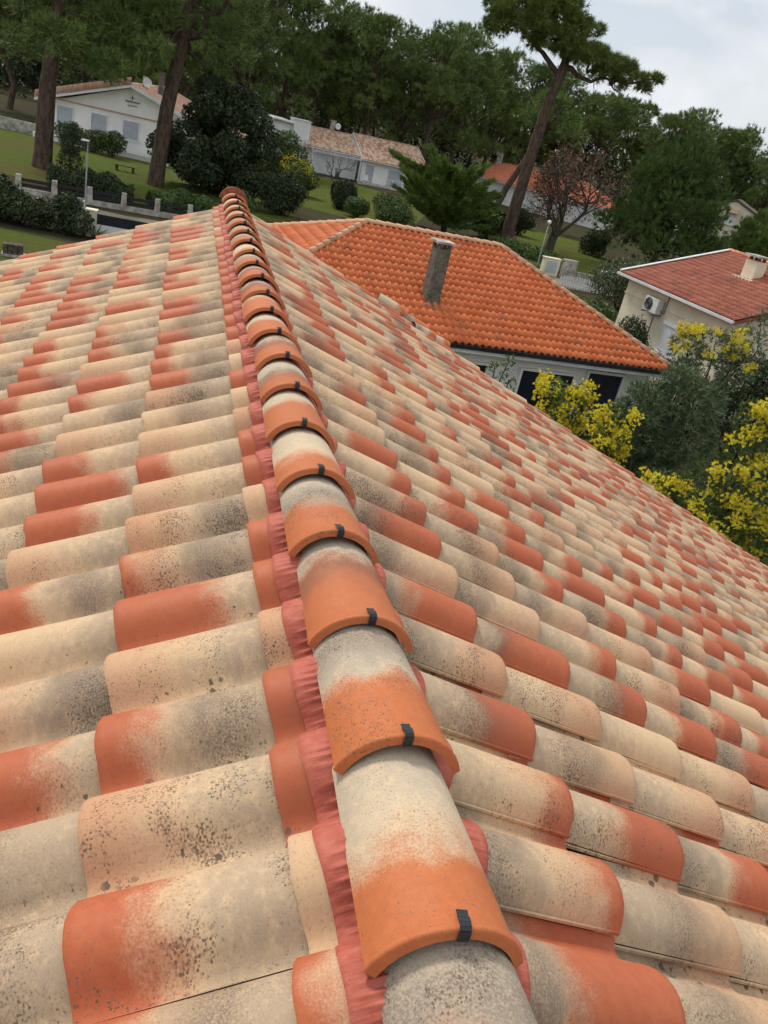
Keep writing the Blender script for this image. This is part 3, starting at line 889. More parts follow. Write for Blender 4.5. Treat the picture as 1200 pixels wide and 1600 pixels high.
rl = MB().box(2.6, 12.6, -1.98, -1.94, 1.28, 1.33).box(2.6, 12.6, -1.98, -1.94, .52, .56)
for k in range(78): rl.box(2.62 + k * .128, 2.64 + k * .128, -1.97, -1.95, .42, 1.28)
rl.build('terrace_railing', M['trim'], h)
MB().box(-9.5, -2.45, -1.2, -1.0, 0, .95).build('garden_wall', M['stone'], h)

# ------------------------------------------------------------------ long white house in the middle
h = house_frame('long_white_house', 'long white house with mottled beige tile roofs, pergola and white chimney block', -16.74, 101.26, 68)
def gable_roof(x0, x1, y0, yr, ze, zr, mat, w=.24, e=.38):
    y1 = 2 * yr - y0
    rf = MB().prism([(y0, ze - .04), (yr, zr - .04), (y1, ze - .04), (y1, ze - .18), (yr, zr - .18), (y0, ze - .18)], 'x', x0, x1).build('roof', mat, h)
    q = math.hypot(yr - y0, zr - ze)
    slope_tiles(rf, (x0, y0, ze - .02), (1, 0, 0), (0, (yr - y0) / q, (zr - ze) / q), [(0, 0), (x1 - x0, 0), (x1 - x0, q), (0, q)], w, e, mat, h=.05)
    MB().box(x0 + .01, x1 - .01, y0 - .10, y0 - .01, ze - .15, ze - .05).build('gutter', M['gutter_white'], rf)
    v = MB()
    for a in (x0 - .05, x1 + .001):
        v.prism([(y0, ze + .08), (yr, zr + .08), (y1, ze + .08), (y1, ze - .22), (yr, zr - .22), (y0, ze - .22)], 'x', a, a + .05)
    v.build('bargeboard', M['trim'], rf)
    cap_row(h, (x0, yr, zr + .03), (x1, yr, zr + .03), .12, M['tile_rose'])
    return rf
gable_roof(-1.5, 4.75, -.25, 5.0, 2.72, 4.55, M['tile_mixed'])
gable_roof(4.95, 13.4, -1.2, 5.0, 2.55, 4.78, M['tile_mixed'])
MB().box(-1.3, 4.9, .35, 9.4, 0, 2.56).build('wall', M['wall_white'], h)
MB().box(5.2, 13.1, -.7, 9.6, 0, 2.42).build('wall', M['wall_white'], h)
MB().box(5.12, 5.42, -.95, -.65, 0, 2.5).build('porch_post', M['trim'], h)
g = MB().box(2.25, 4.7, .30, .36, 0, 2.0).build('sliding_shutter', M['trim'], h)
gs = MB()
for k in range(12): gs.box(2.27, 4.68, .284, .299, .03 + k * .163, .18 + k * .163)
gs.build('shutter_slat', M['trim'], g)
shutter_window(h, -.6, 1.4, .1, 2.0, .34, M['trim'], 12, False)
pg = MB().box(-1.0, 5.0, -1.0, -.9, 2.28, 2.42).box(-1.0, 5.0, .2, .3, 2.28, 2.42)
pg.build('pergola_beam', M['trim'], h)
for k in range(14): MB().box(-.9 + k * .44, -.82 + k * .44, -1.15, .34, 2.425, 2.55).build('pergola_rafter', M['trim'], h)
for x in (-.9, 2.0, 4.85): MB().box(x, x + .12, -.98, -.86, 0, 2.28).build('pergola_post', M['trim'], h)
d_ = MB().box(5.75, 6.7, -.76, -.70, 0, 2.0).build('door', M['shutter'], h)
MB().box(6.55, 6.60, -.80, -.765, .95, 1.1).build('handle', M['metal'], d_)
shutter_window(h, 8.5, 10.3, .15, 1.95, -.71, M['shutter'], 10, False)
MB().box(2.15, 2.65, 5.2, 5.7, 4.3, 5.6).box(2.05, 2.75, 5.1, 5.8, 5.602, 5.70).build('chimney', M['stone'], h)
ds = MB().lathe([(.02, 0), (.25, .03), (.36, .10), (.34, .11), (.02, .03)], n=14).build('satellite_dish', M['plastic'], h, True)
ds.location = (2.95, 5.0, 5.15); ds.rotation_euler = (math.radians(80), 0, 0)
MB().box(-3.1, -1.15, .9, 3.4, 0, 5.05).build('chimney_block', M['wall_white'], h)
MB().box(-3.2, -1.05, .8, 3.5, 5.052, 5.14).build('chimney_coping', M['trim'], h)
MB().prism([(-6.3, 0), (-3.12, 0), (-3.12, 4.5), (-5.35, 4.6), (-6.3, 3.6)], 'y', 1.2, 8).build('wall', M['wall_white'], h)
MB().prism([(-6.75, 3.55), (-5.4, 4.85), (-3.1, 4.72), (-3.1, 4.55), (-5.4, 4.66), (-6.75, 3.38)], 'y', .7, 8.3).build('wing_roof', M['trim'], h)
MB().box(5.5, 13.2, -3.2, -.71, -.0, .12).build('terrace', M['stone'], h)
for k in range(4): MB().box(4.3 + .12 * k, 5.5, -3.4 + .35 * k, -3.06 + .35 * k, 0, .05 + .06 * k).build('step', M['stone'], h)
rl = MB()
for zz_ in (.35, .6, .85, 1.05): rl.box(7.3, 13.0, -3.18, -3.14, zz_, zz_ + .04)
for k in range(6): rl.box(7.3 + k * 1.12, 7.36 + k * 1.12, -3.19, -3.13, .12, 1.1)
rl.build('terrace_railing', M['trim'], h)

# ------------------------------------------------------------------ coral-roofed house behind the tall pine
h = house_frame('coral_roofed_house', 'white house with coral tile roof behind the leaning pine and bare oak', 3.8, 118.9, 112)
def hipbox(par, x0, x1, y0, y1, ze, zr, inset, mat):
    yr = (y0 + y1) / 2; q = math.hypot(yr - y0, zr - ze)
    r = MB()
    r.quad((x0, y0, ze), (x1, y0, ze), (x1 - inset, yr, zr), (x0 + inset, yr, zr)); r.quad((x1, y1, ze), (x0, y1, ze), (x0 + inset, yr, zr), (x1 - inset, yr, zr))
    r.quad((x1, y0, ze), (x1, y1, ze), (x1 - inset, yr, zr)); r.quad((x0, y1, ze), (x0, y0, ze), (x0 + inset, yr, zr)); r.quad((x0, y1, ze), (x1, y1, ze), (x1, y0, ze), (x0, y0, ze))
    rf = r.build('roof', mat, par)
    slope_tiles(rf, (x0, y0, ze + .0), (1, 0, 0), (0, (yr - y0) / q, (zr - ze) / q), [(0, 0), (x1 - x0, 0), (x1 - x0 - inset, q), (inset, q)], .26, .42, mat, h=.05)
    qe = math.hypot(inset, zr - ze)
    slope_tiles(rf, (x0, y1, ze), (0, -1, 0), (inset / qe, 0, (zr - ze) / qe), [(0, 0), (y1 - y0, 0), ((y1 - y0) / 2, qe)], .26, .42, mat, h=.05)
    for p, s_ in (((x0, y0), x0 + inset), ((x1, y0), x1 - inset), ((x0, y1), x0 + inset)):
        cap_row(par, (*p, ze + .05), (s_, yr, zr + .05), .13, mat, .45)
    cap_row(par, (x0 + inset, yr, zr + .05), (x1 - inset, yr, zr + .05), .13, mat, .45)
    MB().box(x0, x1, y0 - .12, y0 - .01, ze - .14, ze - .02).build('gutter', M['gutter_white'], rf)
    return rf
hipbox(h, -4.8, 16.6, 0, 10.5, 2.75, 4.95, 4.6, M['tile_coral'])
MB().box(-4.2, 15.9, .6, 9.9, -.2, 2.6).build('wall', M['wall_white'], h)
for x0 in (1.2, 5.2, 8.6, 12.4): shutter_window(h, x0, x0 + 1.4, .8, 2.1, .58, M['shutter_w'], 8)
for x, y, zt in ((-1.3, 5.2, 6.0), (5.3, 5.0, 5.75), (6.35, 5.0, 5.72)):
    MB().box(x - .3, x + .3, y - .3, y + .3, 4.6, zt).box(x - .36, x + .36, y - .36, y + .36, zt + .002, zt + .08).build('chimney', M['concrete'] if x > 0 else M['stone'], h)

# ------------------------------------------------------------------ beige gable at the far right
h = house_frame('beige_gabled_house', 'tall beige gabled house half hidden at the far right', 37, 110, 110)
MB().prism([(-9.5, 0), (2.6, 0), (2.6, 4.6), (-3.36, 7.0), (-9.5, 4.6)], 'y', 0, 9).build('wall', M['wall_cream'], h)
MB().prism([(-10.0, 4.45), (-3.36, 7.12), (3.1, 4.45), (3.1, 4.62), (-3.36, 7.3), (-10.0, 4.62)], 'y', -.3, 9.3).build('roof', M['concrete'], h)
MB().prism([(-.7, 5.75), (0, 6.05), (0, 5.9), (-.7, 5.6)], 'x', -4.2, -2.7).build('window_hood', M['tile_rose'], h)
shutter_window(h, -4.0, -2.9, 4.3, 5.5, -.01, M['shutter_w'], 8)

# ------------------------------------------------------------------ foliage helpers
def leaf_mat(name, a, b, c=None, rough=.55, scale=.5, spec=.12, trans=.0):
    n = Nodes(name)
    r = n.island(); q = n.noise(n.pos(), scale, 3, .6)
    col = n.mix(r, a, b)
    col = n.mix(n.ramp(q, .35, .7, 0, .75), col, c if c else tuple(x * .55 for x in a))
    n.done(col, rough, spec)
    return n.mat
M['needle'] = leaf_mat('pine_needles', (0.118, 0.178, 0.047), (0.195, 0.251, 0.068), (0.072, 0.123, 0.039), .5, .45)
M['needle_hero'] = leaf_mat('bright_pine_needles', (0.120, 0.172, 0.040), (0.209, 0.243, 0.063), (0.078, 0.124, 0.033), .5, .6)
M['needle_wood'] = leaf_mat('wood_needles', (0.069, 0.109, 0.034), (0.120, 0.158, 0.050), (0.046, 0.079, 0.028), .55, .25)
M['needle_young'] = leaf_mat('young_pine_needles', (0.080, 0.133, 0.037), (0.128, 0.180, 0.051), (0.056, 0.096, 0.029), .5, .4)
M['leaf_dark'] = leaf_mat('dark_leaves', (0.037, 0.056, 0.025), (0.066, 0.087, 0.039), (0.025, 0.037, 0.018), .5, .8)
M['leaf_mid'] = leaf_mat('green_leaves', (0.068, 0.116, 0.035), (0.116, 0.169, 0.052), (0.049, 0.083, 0.028), .5, .9)
M['leaf_grey'] = leaf_mat('grey_green_leaves', (0.094, 0.120, 0.062), (0.149, 0.173, 0.090), (0.070, 0.092, 0.048), .6, .9)
M['leaf_feather'] = leaf_mat('feathery_leaves', (0.103, 0.145, 0.074), (0.164, 0.208, 0.106), (0.072, 0.109, 0.055), .6, 1.1)
M['leaf_cedar'] = leaf_mat('cedar_leaves', (0.108, 0.177, 0.037), (0.178, 0.245, 0.055), (0.072, 0.120, 0.029), .55, .7)
M['blossom'] = leaf_mat('mimosa_blossom', (.80, .66, .035), (.90, .82, .12), (.66, .55, .03), .7, 2.5)
M['leaf_brown'] = leaf_mat('dry_leaves', (.17, .095, .062), (.23, .14, .09), (.12, .075, .05), .7, 1.2)
def bark(name, a, b, sc):
    n = Nodes(name); p = n.pos(); x, y, z = n.sep(p)
    q = n.comb(x, y, n.math('MULTIPLY', z, .35))
    f = n.noise(q, sc, 4, .65); g = n.noise(q, sc * 4, 3, .6)
    col = n.mix(n.ramp(f, .35, .65), a, b); col = n.mix(n.ramp(g, .4, .7, 0, .5), col, tuple(v * .4 for v in a))
    n.bump(f, .7, .08)
    return n.done(col, .9, .1)
M['bark'] = bark('pine_bark', (.135, .095, .070), (.060, .043, .034), 5)
M['bark_grey'] = bark('grey_bark', (.11, .095, .080), (.055, .048, .04), 8)
M['bark_dark'] = bark('dark_bark', (.050, .042, .035), (.025, .021, .018), 8)

def unit(v): return v / (np.linalg.norm(v, axis=-1, keepdims=True) + 1e-9)
def needles(c, out, k, ln, wd, r, spread=.9, up=.35):
    """rosettes of k needle blades at centres c, pointing along out"""
    n = len(c)
    d = unit(unit(out)[:, None, :] + r.normal(0, spread, (n, k, 3)) + np.array([0, 0, up]))
    L_ = ln * r.uniform(.6, 1.15, (n, k, 1))
    p = unit(np.cross(d, r.normal(0, 1, (n, k, 3))))
    b = c[:, None, :] + r.normal(0, ln * .10, (n, k, 3))
    V = np.stack([b + p * wd * .5, b - p * wd * .5, b + d * L_], 2).reshape(-1, 3)
    return V, np.arange(len(V)).reshape(-1, 3)
def leaves(c, out, size, r, spread=.8, aspect=.5):
    """diamond leaves lying roughly across out"""
    n = len(c); nrm = unit(unit(out) + r.normal(0, spread, (n, 3)))
    a = unit(np.cross(nrm, r.normal(0, 1, (n, 3)))); b = np.cross(nrm, a)
    s = size * r.uniform(.6, 1.3, (n, 1))
    V = np.stack([c - a * s, c + b * s * aspect + nrm * s * .15, c + a * s, c - b * s * aspect + nrm * s * .15], 1).reshape(-1, 3)
    return V, np.arange(len(V)).reshape(-1, 4)
def in_clump(center, rad, n, r, top=.35, shell=.55):
    d = unit(r.normal(0, 1, (n, 3)) + np.array([0, 0, top]))
    q = (shell + (1 - shell) * r.uniform(0, 1, (n, 1)) ** .6)
    lump = 1 + .18 * np.sin(d[:, :1] * 5 + center[0] * 3) * np.cos(d[:, 1:2] * 6 + center[1])
    return np.asarray(center) + d * q * lump * np.asarray(rad), d
def join(parts):
    V = []; F = []; o = 0
    for v, f in parts: V.append(v); F.append(np.asarray(f) + o); o += len(v)
    return np.concatenate(V), np.concatenate(F)
def tube_obj(paths, sides=6):
    V = []; F = []; o = 0
    for pts, rad in paths:
        v, f = tube(pts, rad, sides); V.append(v); F += [tuple(i + o for i in q) for q in f]; o += len(v)
    return np.concatenate(V), np.array(F)

def limb(p, q, r, sag=.0, n=5, wob=.06):
    p, q = np.array(p, float), np.array(q, float); L_ = np.linalg.norm(q - p)
    t = np.linspace(0, 1, n)[:, None]; w = r.normal(0, wob * L_, (n, 3)) * np.sin(np.pi * t)
    return p + (q - p) * t + w + np.array([0, 0, 1]) * sag * L_ * (t ** 2 - t)

def pine_parts(seed, H=18., bare=.5, rad=3.8, nclump=20, tuft=46, k=12, trunk_r=.36, lean=.5, nl=.62, wd=.085, dome=.5):
    r = np.random.default_rng(seed)
    top = np.array([r.normal(0, lean), r.normal(0, lean), H * .93])
    path = limb((0, 0, -.3), top, r, 0, 7, .018)
    paths = [(path, np.linspace(trunk_r, trunk_r * .28, 7))]
    crown = []
    for i in range(nclump):
        a = r.uniform(0, 2 * math.pi); h = bare + (1 - bare) * r.uniform(.02, 1) ** .75
        env = rad * (math.sin(math.pi * min(1, (h - bare + .12) / (1.12 - bare) * .80 + .1)) ** .6)
        q = env * r.uniform(.25, .95) ** .7
        zc = H * h - r.uniform(0, .5)
        base = path[min(6, int(6 * min(1, h * .93)))]
        c = np.array([base[0] + q * math.cos(a), base[1] + q * math.sin(a), zc])
        cr = r.uniform(.85, 1.5) * rad / 3.8
        st = path[max(2, min(6, int(6 * (h - .10))))]
        paths.append((limb(st, c - np.array([0, 0, .3]), r, .18, 4), np.linspace(trunk_r * .30, .035, 4)))
        pc, pd = in_clump(c, (cr * 1.15, cr * 1.15, cr * .72), tuft, r, .45, .35)
        crown.append(needles(pc, pd, k, nl, wd, r, .75, .45))
    return tube_obj(paths, 7), join(crown)

def two_part(name, label, cat, trunkVF, crownVF, barkm, leafm, loc=(0, 0, 0), group=None, crown='crown', trunk='trunk'):
    t = thing(name, label, cat, loc, 0, group)
    if trunkVF is not None:
        me = np_mesh(trunk, *trunkVF); me.shade_smooth(); link(trunk, me, barkm, t)
    me = np_mesh(crown, *crownVF); link(crown, me, leafm, t)
    return t
def copy_tree(root, loc, rotz, scale, label, group=None):
    r = root.copy(); COL.objects.link(r); r.location = loc; r.rotation_euler = (0, 0, rotz); r.scale = scale
    r['label'] = label
    if group: r['group'] = group
    for ch in list(root.children):
        c = ch.copy(); COL.objects.link(c); c.parent = r
    return r
def zg(x, y): return float(rise(np.array(x, float), np.array(y, float)))

# ------------------------------------------------------------------ pines at the edge of the wood
specs = [dict(seed=1, H=18, bare=.40, rad=4.6, nclump=38), dict(seed=2, H=18, bare=.48, rad=4.4, nclump=34), dict(seed=3, H=18, bare=.30, rad=5.0, nclump=46),
         dict(seed=4, H=18, bare=.58, rad=5.2, nclump=32), dict(seed=5, H=18, bare=.20, rad=4.6, nclump=50)]
kit = [pine_parts(**s) for s in specs]
first = {}
pine_rows = [  # x, y, height, kind, label
    (-48.5, 92, 17.5, 2, 'dark pine at the left edge, behind the white gabled house'),
    (-43.5, 99, 18.5, 4, 'low-branched pine rising over the left house roof'),
    (-38.8, 93, 19.0, 2, 'broad pine between the left house ridge and its chimney'),
    (-33.5, 103, 20.0, 4, 'dense pine behind the satellite dish of the left house'),
    (-30.2, 92, 20.0, 2, 'tall pine right of the left house chimney'),
    (-26.5, 101, 21.0, 0, 'tall pine above the dark holm oak'),
    (-23.6, 110, 19.0, 4, 'bushy pine left of the long white house'),
    (-20.2, 116, 18.4, 1, 'bare-trunked pine behind the white chimney block'),
    (-16.8, 119, 18.2, 2, 'pine whose trunk stands behind the small chimney'),
    (-13.0, 113, 17.6, 0, 'pine towering over the middle of the mottled roof'),
    (-9.6, 119, 17.6, 4, 'dense dark pine behind the right mottled roof'),
    (-5.2, 113, 18.2, 1, 'pine with leaning bare trunk right of the long white house'),
    (-1.8, 121, 19.0, 2, 'full pine between long white house and coral roof'),
    (2.6, 128, 18.0, 4, 'pine behind the left end of the coral roof'),
    (7.2, 133, 17.5, 0, 'pine behind the coral roof and leaning trunk'),
    (12.8, 136, 17.6, 2, 'pine behind the brown-leaved oak'),
    (17.4, 128, 16.0, 3, 'round-topped pine on the skyline right of the leaning pine'),
    (22.6, 131, 16.0, 0, 'umbrella pine on the skyline above the young pine'),
    (27.4, 124, 15.6, 3, 'wide umbrella pine with sky showing under its crown'),
    (31.5, 132, 16.6, 1, 'pine left of the beige gable on the skyline'),
    (35.6, 127, 15.6, 3, 'wide pine behind the beige gable'),
    (40.5, 121, 14.8, 0, 'pine at the right edge of the skyline'),
]
for x, y, hh, kd, lab in pine_rows:
    s = hh / 18.0
    if kd not in first:
        t = two_part('pine_tree', lab, 'pine tree', *kit[kd], M['bark'], M['needle'], (x, y, zg(x, y) - .1), 'pines at the edge of the wood')
        t.scale = (s, s, s); t.rotation_euler = (0, 0, x); first[kd] = t
    else:
        copy_tree(first[kd], (x, y, zg(x, y) - .1), x * 1.7, (s, s, s), lab, 'pines at the edge of the wood')

# the deep wood behind reads as one mass
r = np.random.default_rng(77); VV = []; FF = []; MI = []; o = 0
lowkit = [pine_parts(20 + i, 18, b, 4.6, 24, 26, 9, .36, .5, .95, .13) for i, b in enumerate((.16, .24, .36))]
for row, y0 in enumerate((127, 137, 147, 160)):
    for x in np.arange(-100, 78, 6.2):
        if y0 < 130 and -14 < x < 30: continue
        xx = x + r.normal(0, 1.6); yy = y0 + r.normal(0, 2.5)
        hh = (17.0 + .6 * row) * r.uniform(.85, 1.08)
        hh *= .74 if xx > 8 else .82 if xx > -34 else 1.
        (tv, tf), (cv, cf) = lowkit[r.integers(3)]; s = hh / 18.; a = r.uniform(0, 6.28)
        Rz = np.array([[math.cos(a), -math.sin(a), 0], [math.sin(a), math.cos(a), 0], [0, 0, 1]]) * s
        for v, f, mi in ((tv, tf, 0), (cv, cf, 1)):
            f3 = f if f.shape[1] == 3 else np.concatenate([f[:, [0, 1, 2]], f[:, [0, 2, 3]]])
            VV.append(v @ Rz.T + np.array([xx, yy, zg(xx, yy)])); FF.append(f3 + o); MI.append(np.full(len(f3), mi)); o += len(v)
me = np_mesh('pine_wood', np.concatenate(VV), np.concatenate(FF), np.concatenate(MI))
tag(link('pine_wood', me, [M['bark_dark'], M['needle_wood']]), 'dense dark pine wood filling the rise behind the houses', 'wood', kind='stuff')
# undergrowth, added as a dark fill for the shade between the trunks
VV = []
for x in np.arange(-95, 60, 3.4):
    for y0 in (113, 124, 134, 142):
        xx = x + r.normal(0, 1.2); yy = y0 + r.normal(0, 3)
        if -8 < xx < 24 and yy < 133: continue
        if -26 < xx < 0 and yy < 117: continue
        hh = r.uniform(2.4, 6.5) if y0 < 140 else r.uniform(5, 9)
        c, d = in_clump((xx, yy, zg(xx, yy) + hh * .45), (2.6, 2.0, hh * .62), 430, r, .3, .5)
        VV.append(leaves(c, d, .26, r))
tag(link('undergrowth', np_mesh('undergrowth', *join(VV)), M['leaf_dark']), 'dark undergrowth added to fill the shade between the pine trunks behind the houses', 'undergrowth', kind='stuff')

# ------------------------------------------------------------------ the leaning umbrella pine
r = np.random.default_rng(5)
B = np.array([4.97, 73.82, 0.])
def H_(x, z, y=0.): return np.array([x, 73.8 + y, z])
tp = np.array([(4.85, 73.8, -.3), (4.9, 73.8, 1.5), (5.0, 73.8, 4.5), (5.15, 73.8, 7.8), (5.35, 73.8, 10.8), (5.75, 73.8, 13.4), (5.9, 73.8, 14.6)])
paths = [(tp - B, np.array([.66, .55, .49, .45, .41, .38, .30]))]
for a_, b_, r0 in ((H_(5.7, 13.2), H_(1.6, 16.3), .24), (H_(5.8, 14.2), H_(4.2, 17.6), .22), (H_(5.8, 13.9), H_(9.8, 13.7), .25), (H_(9.6, 13.65), H_(13.2, 14.5), .13),
                   (H_(7.8, 13.8), H_(7.4, 16.0, .5), .12), (H_(1.9, 16.1), H_(-.6, 15.2), .09), (H_(5.8, 14.3), H_(6.6, 16.6, -.6), .16), (H_(3.6, 14.9), H_(2.6, 17.4, .8), .13),
                   (H_(9.2, 13.8), H_(10.8, 13.0, .4), .08), (H_(9.6, 13.8), H_(11.2, 14.6, -.6), .08), (H_(5.4, 11.6), H_(6.9, 10.6, .4), .05), (H_(8.2, 13.8), H_(8.6, 12.6, -.3), .05)):
    paths.append((limb(a_, b_, r, .10, 6, .05) - B, np.linspace(r0, r0 * .3, 6)))
cl = [(.2, 16.2, 1.25), (1.5, 17.2, 1.5), (3.2, 17.9, 1.6), (4.9, 17.5, 1.4), (2.7, 16.1, 1.4), (4.4, 15.8, 1.3), (6.2, 16.4, 1.25), (6.6, 15.0, 1.15), (7.9, 15.3, 1.1),
      (9.3, 14.6, 1.1), (10.7, 14.5, 1.0), (12.0, 14.3, .85), (13.1, 14.6, .6), (10.3, 13.7, .65), (-.5, 15.4, .65), (7.4, 16.7, .6), (5.6, 15.0, 1.0), (2.2, 18.3, .9), (4.4, 18.6, .8), (12.4, 13.7, .5), (8.6, 14.0, .7),
      (.4, 17.3, .9), (-.7, 16.9, .6), (3.6, 14.9, .7)]
crown = []
for i, (x, z, s) in enumerate(cl):
    for y in ((-.9, .9) if s > .9 else (0,)):
        pc, pd = in_clump(H_(x + r.normal(0, .15), z + r.normal(0, .15), y * s) - B, (s * 1.05, s * 1.1, s * .68), int(84 * s * s + 14), r, .45, .3)
        crown.append(needles(pc, pd, 20, .48, .05, r, .7, .45))
two_part('pine_tree', 'tall umbrella pine with long bare trunk leaning right against the sky', 'pine tree', tube_obj(paths, 9), join(crown), M['bark'], M['needle_hero'], B)

# two thick pines in the left garden
for (bx, by, tx, ty, tr, sd, lab) in ((-27.36, 56.18, -26.6, 56.5, .60, 31, 'thick dark-trunked pine at the left edge in front of the white house'),
                                      (-21.05, 60.12, -20.0, 60.5, .56, 32, 'thick pine on the lawn between white house and holm oak')):
    r = np.random.default_rng(sd); b0 = np.array([bx, by, 0])
    path = np.array([(bx, by, -.3), (bx + .1, by, 1), ((bx * .6 + tx * .4), by, 5), (tx, ty, 9.8), (tx + .5, ty, 14), (tx + .6, ty, 18)])
    paths = [(path - b0, np.array([tr * 1.15, tr, tr * .86, tr * .72, tr * .5, tr * .2]))]; crown = []
    if sd == 32: paths.append((limb((tx, ty, 9.6), (tx + 2.8, ty - .5, 12.2), r, .2, 6) - b0, np.linspace(.32, .12, 6))); paths.append((limb((tx, ty, 9.4), (tx - 2.6, ty - .5, 11.5), r, .2, 6) - b0, np.linspace(.2, .06, 6)))
    for i in range(40):
        a = r.uniform(0, 6.28); q = r.uniform(.6, 5.4); z = r.uniform(7.2, 18)
        c = np.array([tx + q * math.cos(a), ty + q * math.sin(a), z - .18 * q]); s = r.uniform(.9, 1.5)
        paths.append((limb((tx, ty, min(16, z + .6)), c, r, .15, 4) - b0, np.linspace(.09, .025, 4)))
        pc, pd = in_clump(c - b0, (s * 1.2, s * 1.2, s * .7), int(46 * s * s), r, .35, .3)
        crown.append(needles(pc, pd, 15, .52, .065, r, .8, .35))
    two_part('pine_tree', lab, 'pine tree', tube_obj(paths, 9), join(crown), M['bark'], M['needle'], b0)
# a slimmer one beside the coral roof
r = np.random.default_rng(41); b0 = np.array([4.4, 101., 0])
paths = [(np.array([(4.4, 101, -.2), (5.2, 101, 3), (6.6, 101, 6.5), (8.0, 101, 10), (9, 101, 12.5)]) - b0, np.array([.42, .38, .34, .28, .16]))]; crown = []
for i in range(16):
    a = r.uniform(0, 6.28); q = r.uniform(.3, 3.2); c = np.array([8.4 + q * math.cos(a), 101 + q * math.sin(a), r.uniform(9.8, 13.2)]); s = r.uniform(.8, 1.2)
    paths.append((limb((8.0, 101, 10), c, r, .1, 4) - b0, np.linspace(.09, .03, 4)))
    pc, pd = in_clump(c - b0, (s * 1.2, s * 1.2, s * .7), 40, r, .4, .3); crown.append(needles(pc, pd, 13, .6, .08, r, .75, .4))
two_part('pine_tree', 'slender slanting pine in front of the coral roof', 'pine tree', tube_obj(paths, 8), join(crown), M['bark'], M['needle'], b0)

# young dense pines
def young_pine(name, label, x, y, hgt, rad, sd, mat, n=46, tall=1.0):
    r = np.random.default_rng(sd); crown = []; paths = [(limb((0, 0, -.2), (0, 0, hgt * .9), r, 0, 5, .02), np.linspace(.25, .05, 5))]
    for i in range(n):
        h_ = r.uniform(.05, 1); a = r.uniform(0, 6.28); e = rad * (1 - h_ ** 2.2) ** .6 * r.uniform(.55, 1.) + .1
        c = np.array([e * math.cos(a), e * math.sin(a), hgt * (.06 + .88 * h_)]); s = r.uniform(.75, 1.25) * rad / 4.2
        paths.append((limb((0, 0, c[2] * .8), c, r, .05, 3), np.linspace(.06, .02, 3)))
        pc, pd = in_clump(c, (s, s, s * 1.1), 46, r, .5, .3); crown.append(needles(pc, pd, 14, .5 * tall, .062, r, .55, .8))
    return two_part(name, label, 'pine tree', tube_obj(paths, 6), join(crown), M['bark_dark'], mat, (x, y, 0))
young_pine('young_pine', 'big dense young pine with foliage to the ground, right of the bare oak', 18.9, 80, 10.9, 5.5, 51, M['needle_young'], 130)
young_pine('young_pine', 'small dark young pine below the beige gable', 29.5, 84, 6.6, 4.2, 52, M['needle'], 64)
young_pine('young_pine', 'low young pine at the right edge behind the red roof', 37, 92, 6.2, 3.8, 53, M['needle_young'], 56)

# flat-sprayed cedar in front of the long white house
r = np.random.default_rng(61); b0 = np.array([-.4, 71, 0]); crown = []; paths = [(limb((0, 0, -.2), (-.3, 0, 4.6), r, 0, 6, .03), np.linspace(.28, .06, 6))]
for i in range(120):
    h_ = r.uniform(.05, 1); a = r.uniform(0, 6.28)
    dx, dy = math.cos(a), math.sin(a)
    ln = (1.4 + 2.9 * (1 - h_) ** .5) * r.uniform(.7, 1.15)
    st = np.array([-.3 * h_, 0, .25 + 3.9 * h_]); end = st + np.array([dx * ln, dy * ln, (.35 + .6 * h_) * ln * r.uniform(.5, 1.2)])
    if i < 9:
        st = np.array([-.3, 0, 1.5 + .3 * i]); end = np.array([-3.0 - .28 * i, r.normal(0, 1), 3.0 + .27 * i])
    if 9 <= i < 16:
        st = np.array([-.2, 0, 1.2 + .3 * i - 2.4]); end = np.array([1.6 + .25 * (i - 9), r.normal(0, 1), 3.6 - .22 * (i - 9)])
    p = limb(st, end, r, -.08, 5, .03); paths.append((p, np.linspace(.06, .015, 5)))
    m = int(26 * np.linalg.norm(end - st)); t = r.uniform(.12, 1.04, (m, 1)); base = st + (end - st) * t
    cc = base + r.normal(0, 1, (m, 3)) * np.array([.34, .34, .10]) * (1.05 - t * .75)
    crown.append(needles(cc, np.repeat((end - st)[None], m, 0), 9, .42, .075, r, .38, .15))
two_part('cedar_tree', 'spiky green cedar with flat reaching branches in front of the white houses', 'cedar', tube_obj(paths, 6), join(crown), M['bark_dark'], M['leaf_cedar'], b0)

# ------------------------------------------------------------------ bare oak with brown leaves
r = np.random.default_rng(71); paths = []; tips = []
def grow(p, d, ln, rad, depth):
    n = 4; pts = [p]; dd = d
    for i in range(n):
        dd = unit(dd + r.normal(0, .16, 3) + np.array([0, 0, .05])); pts.append(pts[-1] + dd * ln / n)
    paths.append((np.array(pts), np.linspace(rad, rad * .62, n + 1)))
    if depth == 0: tips.append((pts[-1], dd)); tips.append((pts[2], dd)); return
    for k in range(3 if depth > 1 else 4):
        nd = unit(dd + r.normal(0, .55, 3)); grow(pts[-1] if k < 2 else pts[2], nd, ln * r.uniform(.62, .85), rad * .58, depth - 1)
grow(np.array([0., 0, -.2]), unit(np.array([.10, 0, 1])), 3.0, .30, 5)
grow(np.array([-.35, 0, -.2]), unit(np.array([-.08, .1, 1])), 3.1, .28, 5)
grow(np.array([.15, .1, 1.4]), unit(np.array([.75, .1, .62])), 3.2, .17, 4)
tp_ = np.array([t[0] for t in tips]); dr_ = np.array([t[1] for t in tips])
sel = r.uniform(0, 1, len(tp_)) < .36
cc = np.repeat(tp_[sel], 7, 0) + r.normal(0, .28, (sel.sum() * 7, 3))
two_part('bare_oak', 'nearly bare oak with forked trunk and rusty brown leaves left of the young pine', 'oak tree', tube_obj(paths, 5), leaves(cc, r.normal(0, 1, cc.shape), .11, r), M['bark_grey'], M['leaf_brown'], (8.93, 75.2, 0), crown='dry_leaves')

